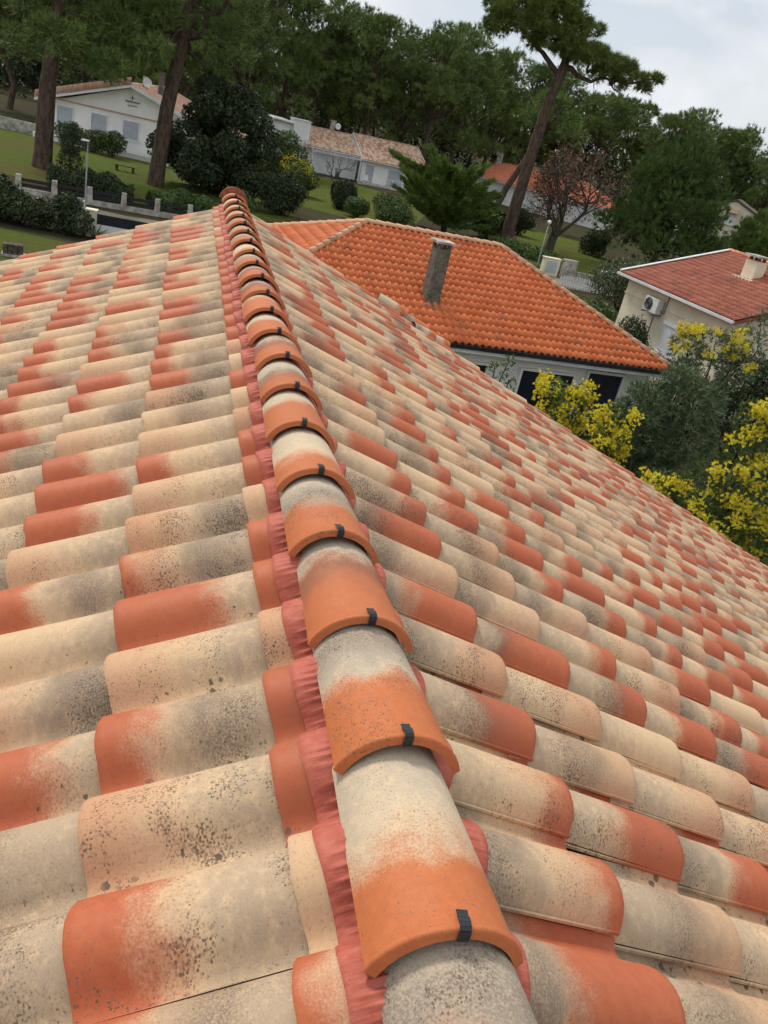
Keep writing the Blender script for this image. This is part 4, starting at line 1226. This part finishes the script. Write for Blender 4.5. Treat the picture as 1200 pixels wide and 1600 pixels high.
# ------------------------------------------------------------------ shrubs
def bush(name, label, cat, x, y, clumps, mat, sd, n=900, size=.09, z=0., stems=4, blossom=None, aspect=.5, feather=False):
    r = np.random.default_rng(sd); P = []; S = []; Bl = []
    for (cx, cy_, cz, rx, ry, rz) in clumps:
        k = max(30, int(n * (1 if feather else 2.0) * rx * rz))
        c, d = in_clump((cx, cy_, cz), (rx, ry, rz), k, r, .25, .55)
        P.append(needles(c, d, 7, size * 2.6, size * .42, r, .6, .1) if feather else leaves(c, d, size, r, .8, aspect))
        S.append((limb((cx * .2, cy_ * .2, -.1), (cx, cy_, cz + rz * .4), r, 0, 5, .05), np.linspace(.05, .012, 5)))
    t = thing(name, label, cat, (x, y, z))
    me = np_mesh('stem', *tube_obj(S, 5)); link('stem', me, M['bark_dark'], t)
    link('foliage', np_mesh('foliage', *join(P)), mat, t)
    if blossom:
        for (cx, cy_, cz, s, k) in blossom:
            m = int(k * 3.2); c = np.array((cx, cy_, cz)) + r.normal(0, 1, (m, 3)) * np.array([s, s, s * .75]) * .6
            Bl.append(needles(c, unit(c - np.array((cx, cy_, cz - s)) ), 16, .058, .025, r, .9, .2))
        link('blossom', np_mesh('blossom', *join(Bl)), M['blossom'], t)
    return t
def ball(rx, ry, rz, n=5, sd=0):
    r = np.random.default_rng(sd); L_ = [(0, 0, rz * .9, rx * .75, ry * .75, rz * .9)]
    for i in range(n):
        a = r.uniform(0, 6.28); q = r.uniform(.3, .55); zz_ = r.uniform(.45, 1.25) * rz
        L_.append((rx * q * math.cos(a), ry * q * math.sin(a), zz_, rx * .5, ry * .5, rz * .5))
    return L_
# dark holm oak in the left garden
r = np.random.default_rng(81); cl = []
for i in range(40):
    a = r.uniform(0, 6.28); h_ = r.uniform(.0, 1); q = 4.4 * math.sqrt(max(.05, 1 - (h_ - .35) ** 2 * 2.0)) * r.uniform(.3, .9)
    cl.append((q * math.cos(a) - .3, q * math.sin(a) * .7, .9 + 6.0 * h_, 1.25, 1.25, 1.0))
t = bush('holm_oak', 'broad dark holm oak covering the right half of the white gabled house', 'oak tree', -17.6, 63.4, cl, M['leaf_dark'], 82, 420, .14)
cl = [(-.6, 0, 2.4, 1.6, 1.4, 1.3), (.9, 0, 2.2, 1.5, 1.3, 1.2), (0, 0, 3.5, 1.3, 1.2, .9), (-1.6, 0, 1.3, 1.2, 1.2, 1.1), (1.9, 0, 1.1, 1.3, 1.2, 1.0), (0, 0, 1, 1.6, 1.2, 1)]
bush('olive_shrub', 'tall dark olive shrub in front of the white chimney block', 'shrub', -17.4, 86, cl, M['leaf_mid'], 83, 420, .12)
bush('mimosa_shrub', 'small mimosa in yellow bloom left of the long white house', 'mimosa', -13.7, 75, ball(1.9, 1.5, 1.5, 7, 1), M['leaf_mid'], 84, 500, .10,
     blossom=[(x, -.6, z, .32, 13) for x, z in ((-1.2, 2.7), (-.7, 3.0), (-.3, 2.4), (.2, 2.7), (.6, 2.2), (1.0, 1.9), (-.9, 2.0), (-.1, 1.8), (.5, 1.5), (1.3, 1.4), (-1.4, 2.2), (.9, 2.5))])
bush('round_shrub', 'large dark round shrub left of the two lawn bushes', 'shrub', -11.9, 60, ball(1.9, 1.7, 1.55, 8, 2), M['leaf_dark'], 85, 700, .10)
bush('round_shrub', 'low dark shrub tucked against the roof ridge end', 'shrub', -13.6, 55, ball(1.4, 1.3, .85, 6, 12), M['leaf_mid'], 86, 700, .10)
bush('clipped_shrub', 'dark clipped shrub standing on the lawn before the white pergola', 'shrub', -9.2, 71.5, ball(1.35, 1.3, 1.35, 7, 3), M['leaf_dark'], 87, 900, .085)
bush('clipped_shrub', 'lighter green bush right beside the dark clipped shrub', 'shrub', -7.6, 68.6, ball(1.15, 1.1, .85, 6, 4), M['leaf_mid'], 88, 900, .085)
bush('clipped_shrub', 'big rounded grey-green shrub left of the cedar', 'shrub', -4.5, 66.5, ball(1.9, 1.7, 1.45, 9, 5), M['leaf_mid'], 89, 700, .085)
bush('garden_shrub', 'dark shrub between cedar and leaning pine trunk', 'shrub', 3.2, 75, ball(2.0, 1.6, 1.5, 7, 6), M['leaf_mid'], 90, 500, .11)
bush('garden_shrub', 'small dark shrub right of the leaning pine trunk', 'shrub', 6.6, 84, ball(1.2, 1.1, 1.4, 6, 7), M['leaf_dark'], 91, 600, .11)
bush('garden_shrub', 'little round bush at the foot of the coral-roofed house', 'shrub', 8.0, 92, ball(.95, .9, .7, 5, 8), M['leaf_dark'], 92, 700, .11)
bush('ground_hedge', 'low green planting at the foot of the leaning pine', 'shrub', 6.0, 68, [(-1.5, 0, .5, 1.5, 1.2, .7), (.2, 0, .5, 1.5, 1.2, .65), (1.6, 0, .4, 1.3, 1.2, .6)], M['leaf_mid'], 93, 500, .10)
bush('garden_shrub', 'dark shrub with reddish twigs right of the bare oak', 'shrub', 13.4, 81, ball(1.5, 1.4, 1.3, 6, 9), M['leaf_dark'], 94, 500, .11)
bush('garden_shrub', 'loose grey shrub hanging over the parked van', 'shrub', 11.6, 53.2, ball(2.9, 1.8, 1.8, 12, 10), M['leaf_grey'], 95, 330, .08)
bush('garden_shrub', 'dark hedge bush left of the cream house corner', 'shrub', 7.6, 41.5, ball(1.9, 1.5, 1.1, 8, 11), M['leaf_mid'], 96, 600, .075)
bush('clipped_shrub', 'dense dark ball shrub against the cream wall below the cooling unit', 'shrub', 8.15, 33.9, [(0, 0, 1.0, .85, .8, 1.0), (0, 0, 1.95, .72, .7, .85), (.15, -.1, 1.5, .75, .7, .8)], M['leaf_dark'], 97, 2200, .05)
# left garden
for i, (x, y, s, lab) in enumerate(((-32.4, 71.2, 1.0, 'left oleander against the white terrace'), (-30.3, 71.2, .85, 'middle oleander against the white terrace'), (-28.6, 70.8, 1.05, 'right oleander beside the terrace railing'))):
    bush('oleander', lab, 'shrub', x, y, [(-.6 * s, 0, 1.0 * s, .75, .6, .8), (.5 * s, 0, 1.1 * s, .75, .6, .75), (0, 0, .7 * s, .85, .6, .6), (.1, .2, 1.5 * s, .6, .5, .45)], M['leaf_grey'] if i < 2 else M['leaf_mid'], 100 + i, 620, .10)
bush('cypress_shrub', 'dark column shrub right of the thick left pine trunk', 'shrub', -25.6, 56.6, [(0, 0, .8, .85, .8, .9), (0, 0, 1.8, .72, .7, .8), (.05, 0, 2.5, .45, .45, .55)], M['leaf_dark'], 104, 900, .075)
def hedge(label, p, q, wd, ht, mat, sd, n=6500, size=.085):
    r = np.random.default_rng(sd); p = np.array(p, float); q = np.array(q, float); L_ = np.linalg.norm(q - p); u_ = (q - p) / L_; nn = np.array([-u_[1], u_[0]])
    m = int(n * L_ / 5); t = r.uniform(0, 1, m); a = r.uniform(0, math.pi, m); k = r.uniform(.75, 1.05, m)
    hv = 1 + .14 * np.sin(t * L_ * 1.7 + sd) + .1 * np.sin(t * L_ * 4.1)
    off = np.cos(a) * wd * .5 * k; z = np.clip(np.sin(a) ** .5 * ht * k * hv, .05, 9)
    c = np.c_[p[0] + u_[0] * L_ * t + nn[0] * off, p[1] + u_[1] * L_ * t + nn[1] * off, z] - np.array([p[0], p[1], 0])
    out = np.c_[nn[0] * np.cos(a), nn[1] * np.cos(a), np.sin(a)]
    tt = thing('hedge', label, 'hedge', (p[0], p[1], 0))
    link('foliage', np_mesh('foliage', *leaves(c, out, size, r, .7)), mat, tt)
    core = MB(); e = q - p
    core.v = [(nn[0] * s_ * wd * .3 + e[0] * f_, nn[1] * s_ * wd * .3 + e[1] * f_, zz_) for f_ in (.02, .98) for s_, zz_ in ((-1, 0), (1, 0), (.7, ht * .7), (-.7, ht * .7))]
    core.f = [(0, 1, 2, 3), (7, 6, 5, 4), (0, 4, 5, 1), (1, 5, 6, 2), (2, 6, 7, 3), (3, 7, 4, 0)]
    core.build('branches', M['bark_dark'], tt)
hedge('dark hedge behind the concrete post fence, left of the street lamp', (-23.2, 48.6), (-18.6, 49.4), 1.5, 1.35, M['leaf_dark'], 110)
hedge('lower dark hedge behind the fence, right of the street lamp', (-17.9, 50.4), (-13.4, 54.0), 1.5, 1.05, M['leaf_mid'], 111)
bush('wild_shrub', 'large wild shrub at the left edge above the near lawn', 'shrub', -19.7, 37.6, [(-1.4, 0, .7, 1.2, 1, .8), (-.2, 0, .8, 1.1, 1, .85), (.9, 0, .65, 1.0, .9, .7), (-.8, 0, 1.4, .9, .8, .6)], M['leaf_dark'], 112, 1500, .085)
bush('wild_shrub', 'twiggy dark shrub just left of the white gate post', 'shrub', -17.1, 37.9, [(-.6, 0, .7, .9, .9, .75), (.3, 0, .6, .7, .8, .7), (-.1, 0, 1.25, .65, .6, .55)], M['leaf_dark'], 113, 1500, .08)

# ------------------------------------------------------------------ mimosas and acacia below the right roof edge
def sprays(pts, s=.24, k=10): return [(x, y, z, s, k) for x, y, z in pts]
r = np.random.default_rng(121)
def cloud(n, x0, x1, y0, y1, z0, z1):
    return [(r.uniform(x0, x1), r.uniform(y0, y1), r.uniform(z0, z1)) for _ in range(n)]
bush('mimosa_tree', 'yellow mimosa before the navy garage doors, the farther of two', 'mimosa', 3.75, 20, [(0, 0, 1.4, .55, .6, .9), (.1, 0, 2.3, .55, .6, .5), (-.25, 0, 2.7, .35, .4, .35), (.35, 0, 2.75, .3, .4, .3)], M['leaf_mid'], 122, 900, .06,
     blossom=sprays(cloud(46, -.62, .6, -.5, .4, 1.6, 3.05), .17, 11))
bush('mimosa_tree', 'yellow mimosa at the roof edge, the nearer of two by the garage', 'mimosa', 4.6, 18, [(0, 0, 1.4, .45, .5, .9), (.0, 0, 2.4, .42, .45, .55), (-.05, 0, 3.0, .25, .3, .35)], M['leaf_mid'], 123, 900, .06,
     blossom=sprays(cloud(40, -.42, .4, -.4, .3, 1.5, 3.2), .16, 11))
bush('acacia_tree', 'feathery grey-green acacia between the yellow mimosas', 'acacia', 6.0, 19.2, [(-.5, 0, 3.0, .6, .7, .6), (.3, 0, 3.3, .75, .7, .65), (-.2, 0, 2.3, .8, .7, .7), (.7, 0, 2.5, .7, .7, .7), (-.75, 0, 2.0, .5, .6, .55), (.2, .1, 3.75, .5, .5, .4), (0, 0, 1.3, .9, .7, .8), (-.9, 0, 2.6, .4, .5, .45), (.9, .2, 3.3, .45, .5, .5)], M['leaf_feather'], 124, 720, .075, feather=True)
bush('mimosa_tree', 'big yellow mimosa spilling down the right edge beyond the roof', 'mimosa', 6.6, 15.4,
     [(-.1, 0, 4.1, .4, .5, .5), (.1, 0, 3.3, .75, .7, .65), (-.5, 0, 2.6, .6, .6, .6), (.6, 0, 2.5, .8, .7, .8), (0, 0, 1.6, 1.0, .8, .9), (.9, 0, 1.4, .8, .7, .8), (-.7, -.1, 1.7, .5, .5, .6), (1.1, .1, 3.2, .5, .5, .5)], M['leaf_mid'], 125, 620, .055, feather=True,
     blossom=sprays(cloud(10, -.4, .15, -.5, .2, 3.9, 4.6) + cloud(16, -.6, .8, -.7, .0, 3.0, 3.9) + cloud(26, -.9, 1.1, -.8, .0, 2.0, 3.0) + cloud(26, -.9, 1.4, -.8, .0, .9, 2.0), .16, 9))
bush('mimosa_tree', 'low yellow mimosa peeping over the right roof verge', 'mimosa', 5.35, 15.8, [(0, 0, 2.2, .4, .4, .5), (.2, 0, 1.7, .5, .5, .6), (-.15, 0, 1.5, .4, .5, .5)], M['leaf_mid'], 126, 800, .055, feather=True,
     blossom=sprays(cloud(22, -.4, .5, -.4, .2, 1.5, 2.65), .16, 9))
bush('mimosa_tree', 'tall pale yellow mimosa in front of the white shuttered window', 'mimosa', 8.2, 24.2,
     [(-.7, 0, 3.7, .55, .6, .45), (.0, 0, 4.0, .7, .6, .45), (.8, 0, 4.2, .6, .6, .45), (.2, .2, 3.2, .8, .7, .5), (.9, .2, 3.4, .6, .6, .5), (.3, .2, 2.3, .8, .7, .7), (-.5, 0, 3.1, .5, .5, .4)], M['leaf_feather'], 127, 520, .06, feather=True,
     blossom=sprays(cloud(34, -1.2, 1.3, -.5, .4, 3.5, 4.55), .14, 8))
bush('evergreen_tree', 'dark evergreen behind the tall pale mimosa at the right edge', 'tree', 11.2, 27.2, [(-.6, 0, 2.5, 1.0, .9, 1.0), (.6, 0, 2.9, 1.1, .9, 1.1), (0, 0, 1.4, 1.3, 1, 1.2), (1.5, 0, 2.3, 1.0, .9, 1.3), (-1.3, 0, 1.5, .8, .8, .9)], M['leaf_dark'], 128, 620, .075)
bush('evergreen_tree', 'thin ochre-green tree over the shed roof at the right edge', 'tree', 11.6, 28.9, [(.1, 0, 4.6, .9, .8, .45), (.9, 0, 5.0, .9, .8, .5), (-.6, 0, 4.2, .6, .6, .35), (1.2, 0, 4.1, .8, .8, .5)], M['leaf_feather'], 129, 300, .06, feather=True)
bush('evergreen_shrub', 'shadowy evergreen mass under the mimosas along the right roof edge', 'shrub', 8.6, 17.8, [(0, 0, 1.2, 1.3, 1, 1.3), (1.4, 0, 1.5, 1.2, 1, 1.5), (.6, 0, 2.6, .9, .8, .8), (-1.3, 0, .8, 1.2, 1, 1.0)], M['leaf_dark'], 130, 620, .06)
bush('evergreen_shrub', 'dark shrub in front of the grey house corner', 'shrub', 5.9, 22.6, [(-.6, 0, .8, 1.0, .8, .9), (.5, 0, .9, 1.1, .8, 1.0), (1.4, 0, 1.2, .9, .8, 1.1)], M['leaf_dark'], 131, 620, .06)
bush('sapling', 'thin leafy sapling in front of the grey wall left of the garage doors', 'sapling', 2.15, 21, [(-.2, 0, 2.6, .22, .2, .35), (.12, 0, 2.8, .2, .2, .35), (.25, 0, 2.35, .25, .2, .3), (-.1, 0, 1.9, .3, .3, .5)], M['leaf_mid'], 132, 420, .05)
bush('loose_shrub', 'loose pale shrub beside the cream wall below the shuttered window', 'shrub', 8.0, 27.5, [(0, 0, 1.9, .6, .5, .6), (-.4, 0, 2.5, .4, .4, .45), (.4, 0, 2.7, .4, .4, .4), (.1, 0, 1.0, .8, .7, .8)], M['leaf_grey'], 133, 330, .055)

# ------------------------------------------------------------------ street furniture, fences, small things
def lamp(label, x, y, ht, sd):
    t = thing('street_lamp', label, 'street lamp', (x, y, 0))
    MB().lathe([(.08, -.05), (.08, .35), (.045, .40), (.034, ht)], n=10).build('pole', M['metal'], t, True)
    return t
t = lamp('grey street lamp with flat head beside the left gate', -18.09, 41.81, 3.75, 0)
MB().prism([(-.32, 3.72), (.06, 3.74), (.06, 3.79), (-.28, 3.80)], 'y', -.09, .09).build('lamp_head', M['plastic'], t)
t = lamp('dark street lamp with white globe in front of the bare oak', 6.9, 63.0, 3.2, 1)
MB().lathe([(.04, 3.18), (.11, 3.24), (.15, 3.34), (.13, 3.43), (.04, 3.48)], n=12).build('lamp_globe', M['paint_white'], t, True)

t = thing('post_fence', 'low concrete fence with pale posts and dark boards before the left hedge', 'fence', (-23.6, 45.3, 0), math.atan2(3.4, 9.2))
Lf = 11.6
MB().box(0, Lf, -.09, .09, 0, .28).build('base_wall', M['stone'], t)
for k in range(7):
    x = .25 + k * 1.82
    MB().prism([(x - .20, .0), (x + .20, .0), (x + .16, .34), (x + .13, .95), (x - .13, .95), (x - .16, .34)], 'y', -.13, .13).build('post', M['stone'], t)
for k in range(6):
    for zz_ in (.36, .62): MB().box(.25 + k * 1.82 + .14, .25 + (k + 1) * 1.82 - .14, -.02, .02, zz_, zz_ + .17).build('board', M['rail'], t)
t = thing('entrance_gate', 'white gate with navy upper panel and pale pillar behind the left roof edge', 'gate', (-16.7, 38.4, 0), math.atan2(.28, 1))
MB().box(-.02, .06, -.04, .04, 0, 1.55).build('gate_post', M['trim'], t)
MB().box(.16, .58, -.1, .3, 0, 1.15).box(.10, .64, -.16, .36, 1.152, 1.22).build('pillar', M['wall_cream'], t)
MB().box(.62, 2.9, .05, .12, .60, 1.05).build('gate_panel', M['navy'], t)
MB().box(.62, 5.2, .06, .11, .0, .596).box(2.92, 5.2, .06, .11, .6, 1.0).build('gate_infill', M['trim'], t)
ag = thing('agave', 'spiky agave beside the white gate infill', 'plant', (-15.9, 38.1, 0)); av = []
r = np.random.default_rng(9)
for k in range(22):
    a = k * 2.4; e = .35 + .5 * (k % 5) / 5; d_ = np.array([math.cos(a) * math.cos(e), math.sin(a) * math.cos(e), math.sin(e)]); p_ = np.array([-math.sin(a), math.cos(a), 0]) * .05
    av.append((np.array([p_, -p_, d_ * .45 + np.array([0, 0, .1]) - p_ * .7, d_ * .45 + np.array([0, 0, .1]) + p_ * .7]), np.array([[0, 1, 2, 3]]))); q_ = d_ * .45 + np.array([0, 0, .1])
    av.append((np.array([q_ + p_ * .7, q_ - p_ * .7, d_ * .9 + np.array([0, 0, .05]), d_ * .9 + np.array([0, 0, .051])]), np.array([[0, 1, 2, 3]])))
link('leaf_rosette', np_mesh('leaf_rosette', *join(av)), M['leaf_grey'], ag)
t = thing('garden_bench', 'low dark wooden bench on the left lawn', 'bench', (-24.7, 63.8, 0), .15)
MB().box(-.75, .75, -.2, .2, .36, .42).build('seat', M['wood'], t)
for x in (-.6, .6): MB().box(x - .06, x + .06, -.18, .18, 0, .358).build('leg', M['wood'], t)
t = thing('brick_planter', 'small brown brick planter on the near lawn at the left edge', 'planter', (-16.45, 31.6, 0), .4)
MB().box(-.42, .42, -.28, .28, 0, .10).build('base', M['stone'], t)
for k in range(3):
    for j in range(4): MB().box(-.36 + j * .18, -.36 + j * .18 + .165, -.22, .22, .102 + k * .13, .102 + k * .13 + .118).build('brick', M['wood'], t)
t = thing('flower_pot', 'tall grey pot beside the white sliding shutter', 'pot', (-13.9, 99.3, 0)); MB().lathe([(.22, 0), (.26, .6), (.36, 1.15), (.30, 1.15), (.28, 1.0)], n=14).build('pot', M['metal'], t, True)
t = thing('garden_chair', 'white garden chair on the terrace by the grey door', 'chair', (-10.6, 99.9, .12), .4)
MB().box(-.26, .26, -.26, .26, .40, .45).build('seat', M['plastic'], t)
MB().prism([(.24, .452), (.29, .452), (.36, .95), (.31, .95)], 'x', -.26, .26).build('backrest', M['plastic'], t)
for x in (-.22, .22):
    for y in (-.22, .22): MB().bar((x, y, 0), (x, y, .40), .025).build('leg', M['plastic'], t)
bt = np.random.default_rng(15); paths = []; r = bt
tips = []
grow(np.array([0., 0, -.1]), unit(np.array([.1, 0, 1])), 1.1, .08, 3)
grow(np.array([.1, 0, .3]), unit(np.array([.8, 0, .6])), 1.3, .06, 3)
t = thing('bare_shrub', 'leafless grey shrub before the white pergola', 'shrub', (-13.9, 96.0, 0)); me = np_mesh('branches', *tube_obj(paths, 5)); link('branches', me, M['bark_grey'], t)

# right-hand street corner
t = thing('meter_cabinet', 'white meter cabinet by the street left of the grey cabinet', 'cabinet', (7.6, 61.2, 0), .35)
MB().box(-.62, .62, -.22, .22, 0, 1.15).box(-.68, .68, -.27, .27, 1.152, 1.22).build('case', M['wall_cream'], t)
MB().box(-.42, .42, -.25, -.222, .2, 1.0).build('door', M['shutter'], t)
t = thing('meter_cabinet', 'weathered grey cabinet right beside the white one', 'cabinet', (9.05, 61.9, 0), .35)
MB().box(-.5, .5, -.2, .2, 0, 1.2).box(-.55, .55, -.24, .24, 1.202, 1.27).build('case', M['stone'], t)
t = thing('street_wall', 'low grey roadside wall running right from the cabinets', 'wall', (9.7, 62.2, 0), .22)
for k in range(14):
    MB().box(k * .50, k * .50 + .48, -.12, .12, 0, .30).build('block', M['stone'], t); MB().box(k * .50, k * .50 + .48, -.10, .14, .305, .52).build('block', M['stone'], t)
t = thing('picket_fence', 'short white picket fence on the near side of the street', 'fence', (7.9, 56.4, 0), .30)
for k in range(24): MB().box(k * .19, k * .19 + .09, -.015, .015, .05, .78 + .06 * math.sin(k * .26)).build('picket', M['trim'], t)
for zz_ in (.2, .6): MB().box(0, 4.5, .018, .045, zz_, zz_ + .06).build('rail', M['trim'], t)
v = thing('parked_van', 'white van parked on the street, mostly hidden by a loose shrub', 'van', (13.1, 60.2, 0), .18)
v.scale = (.86, .86, .74)
body = MB().prism([(-2.2, .35), (2.15, .35), (2.25, .8), (2.1, 1.0), (1.45, 1.18), (.95, 1.72), (.6, 1.86), (-2.1, 1.88), (-2.25, 1.6)], 'y', -.88, .88).build('body', M['paint_white'], v, bevel=.05)
MB().prism([(1.40, 1.17), (.97, 1.66), (.92, 1.62), (1.33, 1.15)], 'y', -.76, .76).build('windscreen', M['glass'], v)
for s_ in (-1, 1):
    for x0, x1 in ((-1.9, -1.0), (-.85, -.05), (.08, .85)):
        MB().prism([(x0, 1.16), (x1 + (.25 if x1 > .5 else 0), 1.16), (x1, 1.62), (x0, 1.62)], 'y', s_ * .885 - .006, s_ * .885 + .006).build('side_window', M['glass'], v)
    for x in (-1.45, 1.4):
        w = MB(); n_ = 18
        for yy in (s_ * .70, s_ * .90):
            for k in range(n_): w.v.append((x + .33 * math.cos(6.2832 * k / n_), yy, .33 + .33 * math.sin(6.2832 * k / n_)))
        for k in range(n_): w.f.append((k, (k + 1) % n_, n_ + (k + 1) % n_, n_ + k))
        w.f += [tuple(range(n_ - 1, -1, -1)), tuple(range(n_, 2 * n_))]
        w = w.build('wheel', M['rubber'], v)
        rim = MB().prism([(x + .2 * math.cos(6.2832 * k / 14), .33 + .2 * math.sin(6.2832 * k / 14)) for k in range(14)], 'y', s_ * .905 - .006, s_ * .905 + .006).build('rim', M['metal'], w)
    MB().box(2.16, 2.27, s_ * .68 - .14, s_ * .68 + .14, .68, .84).build('headlight', M['glass'], v)
